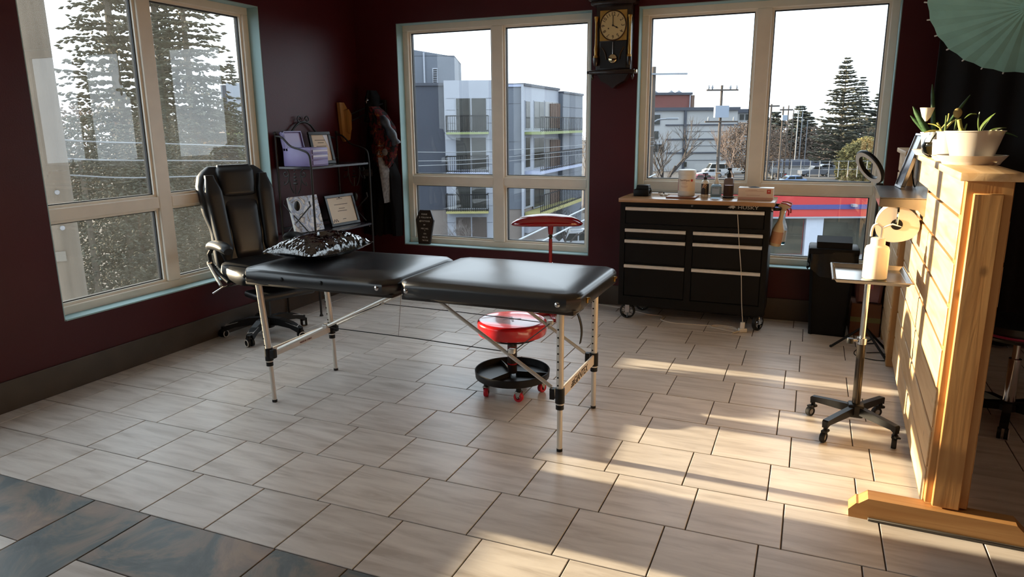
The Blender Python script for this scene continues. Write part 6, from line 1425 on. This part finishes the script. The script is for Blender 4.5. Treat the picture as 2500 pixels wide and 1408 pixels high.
part('lamp_post', MB().tube(smoothpath([(lp2.x - .6, lp2.y, GZ), (lp2.x - .6, lp2.y, lp2.z - 1.0), (lp2.x - .3, lp2.y, lp2.z - .1), (lp2.x + .5, lp2.y, lp2.z + .05)], 5), .05, n=8), galv, sl_); part('lamp_head', MB().rbox((lp2.x + .4, lp2.y - .12, lp2.z - .02), (lp2.x + 1.1, lp2.y + .12, lp2.z + .12), .04), galv, sl_)
wirem = mat('pale_wire', srgb(120, 126, 132), rough=.5)
for k, path in enumerate((((-40, 318, 7.3), (180, 343, 8), (480, 353, 10), (1015, 371, 17), (1205, 368, 21), (1440, 352, 30), (1597, 335, 38)), ((-40, 366, 7.3), (180, 388, 8), (480, 392, 10), (1015, 393, 17), (1205, 386, 21), (1440, 364, 30), (1597, 345, 38)), ((-40, 405, 7.3), (180, 428, 8), (480, 430, 10), (1015, 405, 17), (1205, 396, 21), (1440, 374, 30), (1597, 355, 38)))):
    solo('overhead_wire', MB().tube(smoothpath([far(*p) for p in path], 6), .009, n=5), wirem, ('uppermost', 'middle', 'lowest')[k] + ' of the three pale overhead wires crossing outside the windows', 'wire', 'overhead wires')
for k, path in enumerate((((1190, 622, 20), (1440, 503, 26), (1600, 425, 33)), ((1262, 620, 20), (1440, 530, 26), (1600, 440, 33)))):
    solo('guy_cable', MB().tube([far(*p) for p in path], .028, n=7), mat('pale_guard_sleeve', srgb(176, 182, 188), rough=.5), ('upper' if k == 0 else 'lower') + ' pale diagonal cable behind the red arm rest', 'cable', 'diagonal cables')
# ------------------------------------------------------------------ cars
def car(label, u, v, heading, colr, kind='sedan', D=None):
    d = ray(u, v); t_ = (GZ - CAM.z) / d.z; c = CAM + d * t_
    t = thing('parked_car', label, 'car', (c.x, c.y, GZ), 'parked cars', rz=heading); q = P(t); cm = mat('car_paint_%d_%d_%d' % colr, srgb(*colr), rough=.3, coat=.5)
    if kind == 'suv': L_, W_, body, cabin = 4.9, 1.9, [(-2.45, .35), (2.45, .35), (2.45, .75), (2.3, 1.02), (.95, 1.12), (-2.42, 1.12), (-2.48, .8)], [(.95, 1.1), (.25, 1.75), (-2.2, 1.78), (-2.42, 1.1)]
    elif kind == 'van': L_, W_, body, cabin = 5.2, 1.95, [(-2.6, .35), (2.6, .35), (2.6, .9), (2.0, 1.15), (-2.6, 1.15)], [(1.95, 1.12), (1.35, 2.05), (-2.55, 2.1), (-2.6, 1.12)]
    elif kind == 'pickup': L_, W_, body, cabin = 5.4, 1.95, [(-2.7, .4), (2.7, .4), (2.7, 1.0), (1.2, 1.12), (-2.7, 1.12)], [(1.1, 1.1), (.5, 1.75), (-.7, 1.75), (-.9, 1.1)]
    else: L_, W_, body, cabin = 4.5, 1.8, [(-2.25, .3), (2.25, .3), (2.25, .65), (1.0, .92), (-2.2, .95), (-2.27, .7)], [(.95, .9), (.25, 1.42), (-1.2, 1.42), (-1.95, .92)]
    q('body', MB().prism(body, -W_ / 2, W_ / 2), cm); q('cabin', MB().prism([(x, z) for x, z in cabin], -W_ / 2 + .12, W_ / 2 - .12), cm)
    xs_ = [p[0] for p in cabin]; zt_ = cabin[1][1] - .10; zb_ = cabin[0][1] + .04; x0, x1 = min(xs_) + .25, cabin[1][0] + .25
    n_ = 1 if kind in ('pickup',) else 3 if kind != 'sedan' else 2
    for s in (-1, 1):
        for i in range(n_):
            a0 = x0 + (x1 - x0) * i / n_ + .05; a1 = x0 + (x1 - x0) * (i + 1) / n_ - .05
            q('side_window', MB().prism([(a0, zb_), (a1 + (.1 if i == n_ - 1 else 0), zb_), (a1 - (.2 if i == n_ - 1 else 0), zt_), (a0 + (.1 if i == 0 else 0), zt_)], s * (W_ / 2 - .135), s * (W_ / 2 - .10)), outglass)
        for x in (-L_ * .31, L_ * .31):
            wh = q('wheel', MB().lathe([(.0, -.1), (.34, -.1), (.34, .1), (0, .1)], n=16, M=Mloc(x, s * (W_ / 2 - .06), .34, rx=pi / 2)), rubber)
            sub('hub_cap', MB().lathe([(0, -.11), (.2, -.11), (.2, .11), (0, .11)], n=14, M=Mloc(x, s * (W_ / 2 - .06), .34, rx=pi / 2)), galv, wh)
    q('windscreen', MB().add([(cabin[0][0] + .01, -W_ / 2 + .2, cabin[0][1] + .05), (cabin[0][0] + .01, W_ / 2 - .2, cabin[0][1] + .05), (cabin[1][0] + .06, W_ / 2 - .25, cabin[1][1] - .06), (cabin[1][0] + .06, -W_ / 2 + .25, cabin[1][1] - .06)], [(0, 1, 2, 3)]), outglass)
    if kind == 'suv':
        for s in (-1, 1): q('roof_rail', MB().tube([(.1, s * .65, 1.82), (-2.0, s * .65, 1.86)], .03, n=6), galv)
    q('lamp', MB().box((-L_ / 2 - .02, -W_ / 2 + .1, .72), (-L_ / 2 + .03, -W_ / 2 + .4, .92)), mat('tail_lamp', srgb(170, 40, 36), rough=.3)); return t
hR = atan2(RH.y, RH.x)
car('white suv with roof rails parked below the apartment wing', 1392, 622, hR + pi + .12, (172, 176, 182), 'suv')
car('white van parked behind the transformer pole', 1752, 427, hR + pi, (222, 226, 230), 'van')
car('white hatchback in front of the white van by the transformer pole', 1733, 432, hR + pi, (214, 220, 228), 'sedan')
car('white pickup nearest the window mullion behind the soap dispenser', 1795, 424, hR + pi, (226, 226, 224), 'pickup')
car('dark pickup truck beside the window mullion over the glove box', 1884, 436, hR + pi * .5 + .2, (46, 48, 54), 'pickup')
car('grey pickup truck in the car park behind the fence', 1990, 430, hR + pi, (110, 116, 128), 'pickup')
car('silver car in the car park row behind the grey pickup', 2022, 420, hR, (140, 148, 160), 'sedan')
car('bluish car whose roof shows above the window bar', 1926, 452, hR + pi, (120, 146, 186), 'sedan')
car('dark car under the spruces near the ring light', 2075, 424, hR, (62, 66, 76), 'sedan')
car('red car partly hidden by the lotion bottle', 1705, 448, hR + pi, (140, 58, 70), 'sedan')
fe = thing('chain_link_fence', 'low grey fence along the car park outside the window', 'fence', tuple(far(1980, 400, 105)))
Ff = PF(CAM + FH * 105, RH); b = MB()
for v in (393, 413): part('fence_rail', Ff.rect(MB(), 1862, v, 2180, v + .8, 0, .08), galv, fe)
for u in range(1862, 2180, 23): part('fence_post', Ff.rect(MB(), u, 392, u + 1.2, 432, 0, .1), galv, fe)
struct('wall_yard', PF(CAM + FH * 150, RH).rect(MB(), 1862, 391, 2060, 404, -2, 0), mat('dark_blue_hoarding', srgb(84, 90, 108), rough=.8, var=.1, scale=.2))
ALB = 1.0
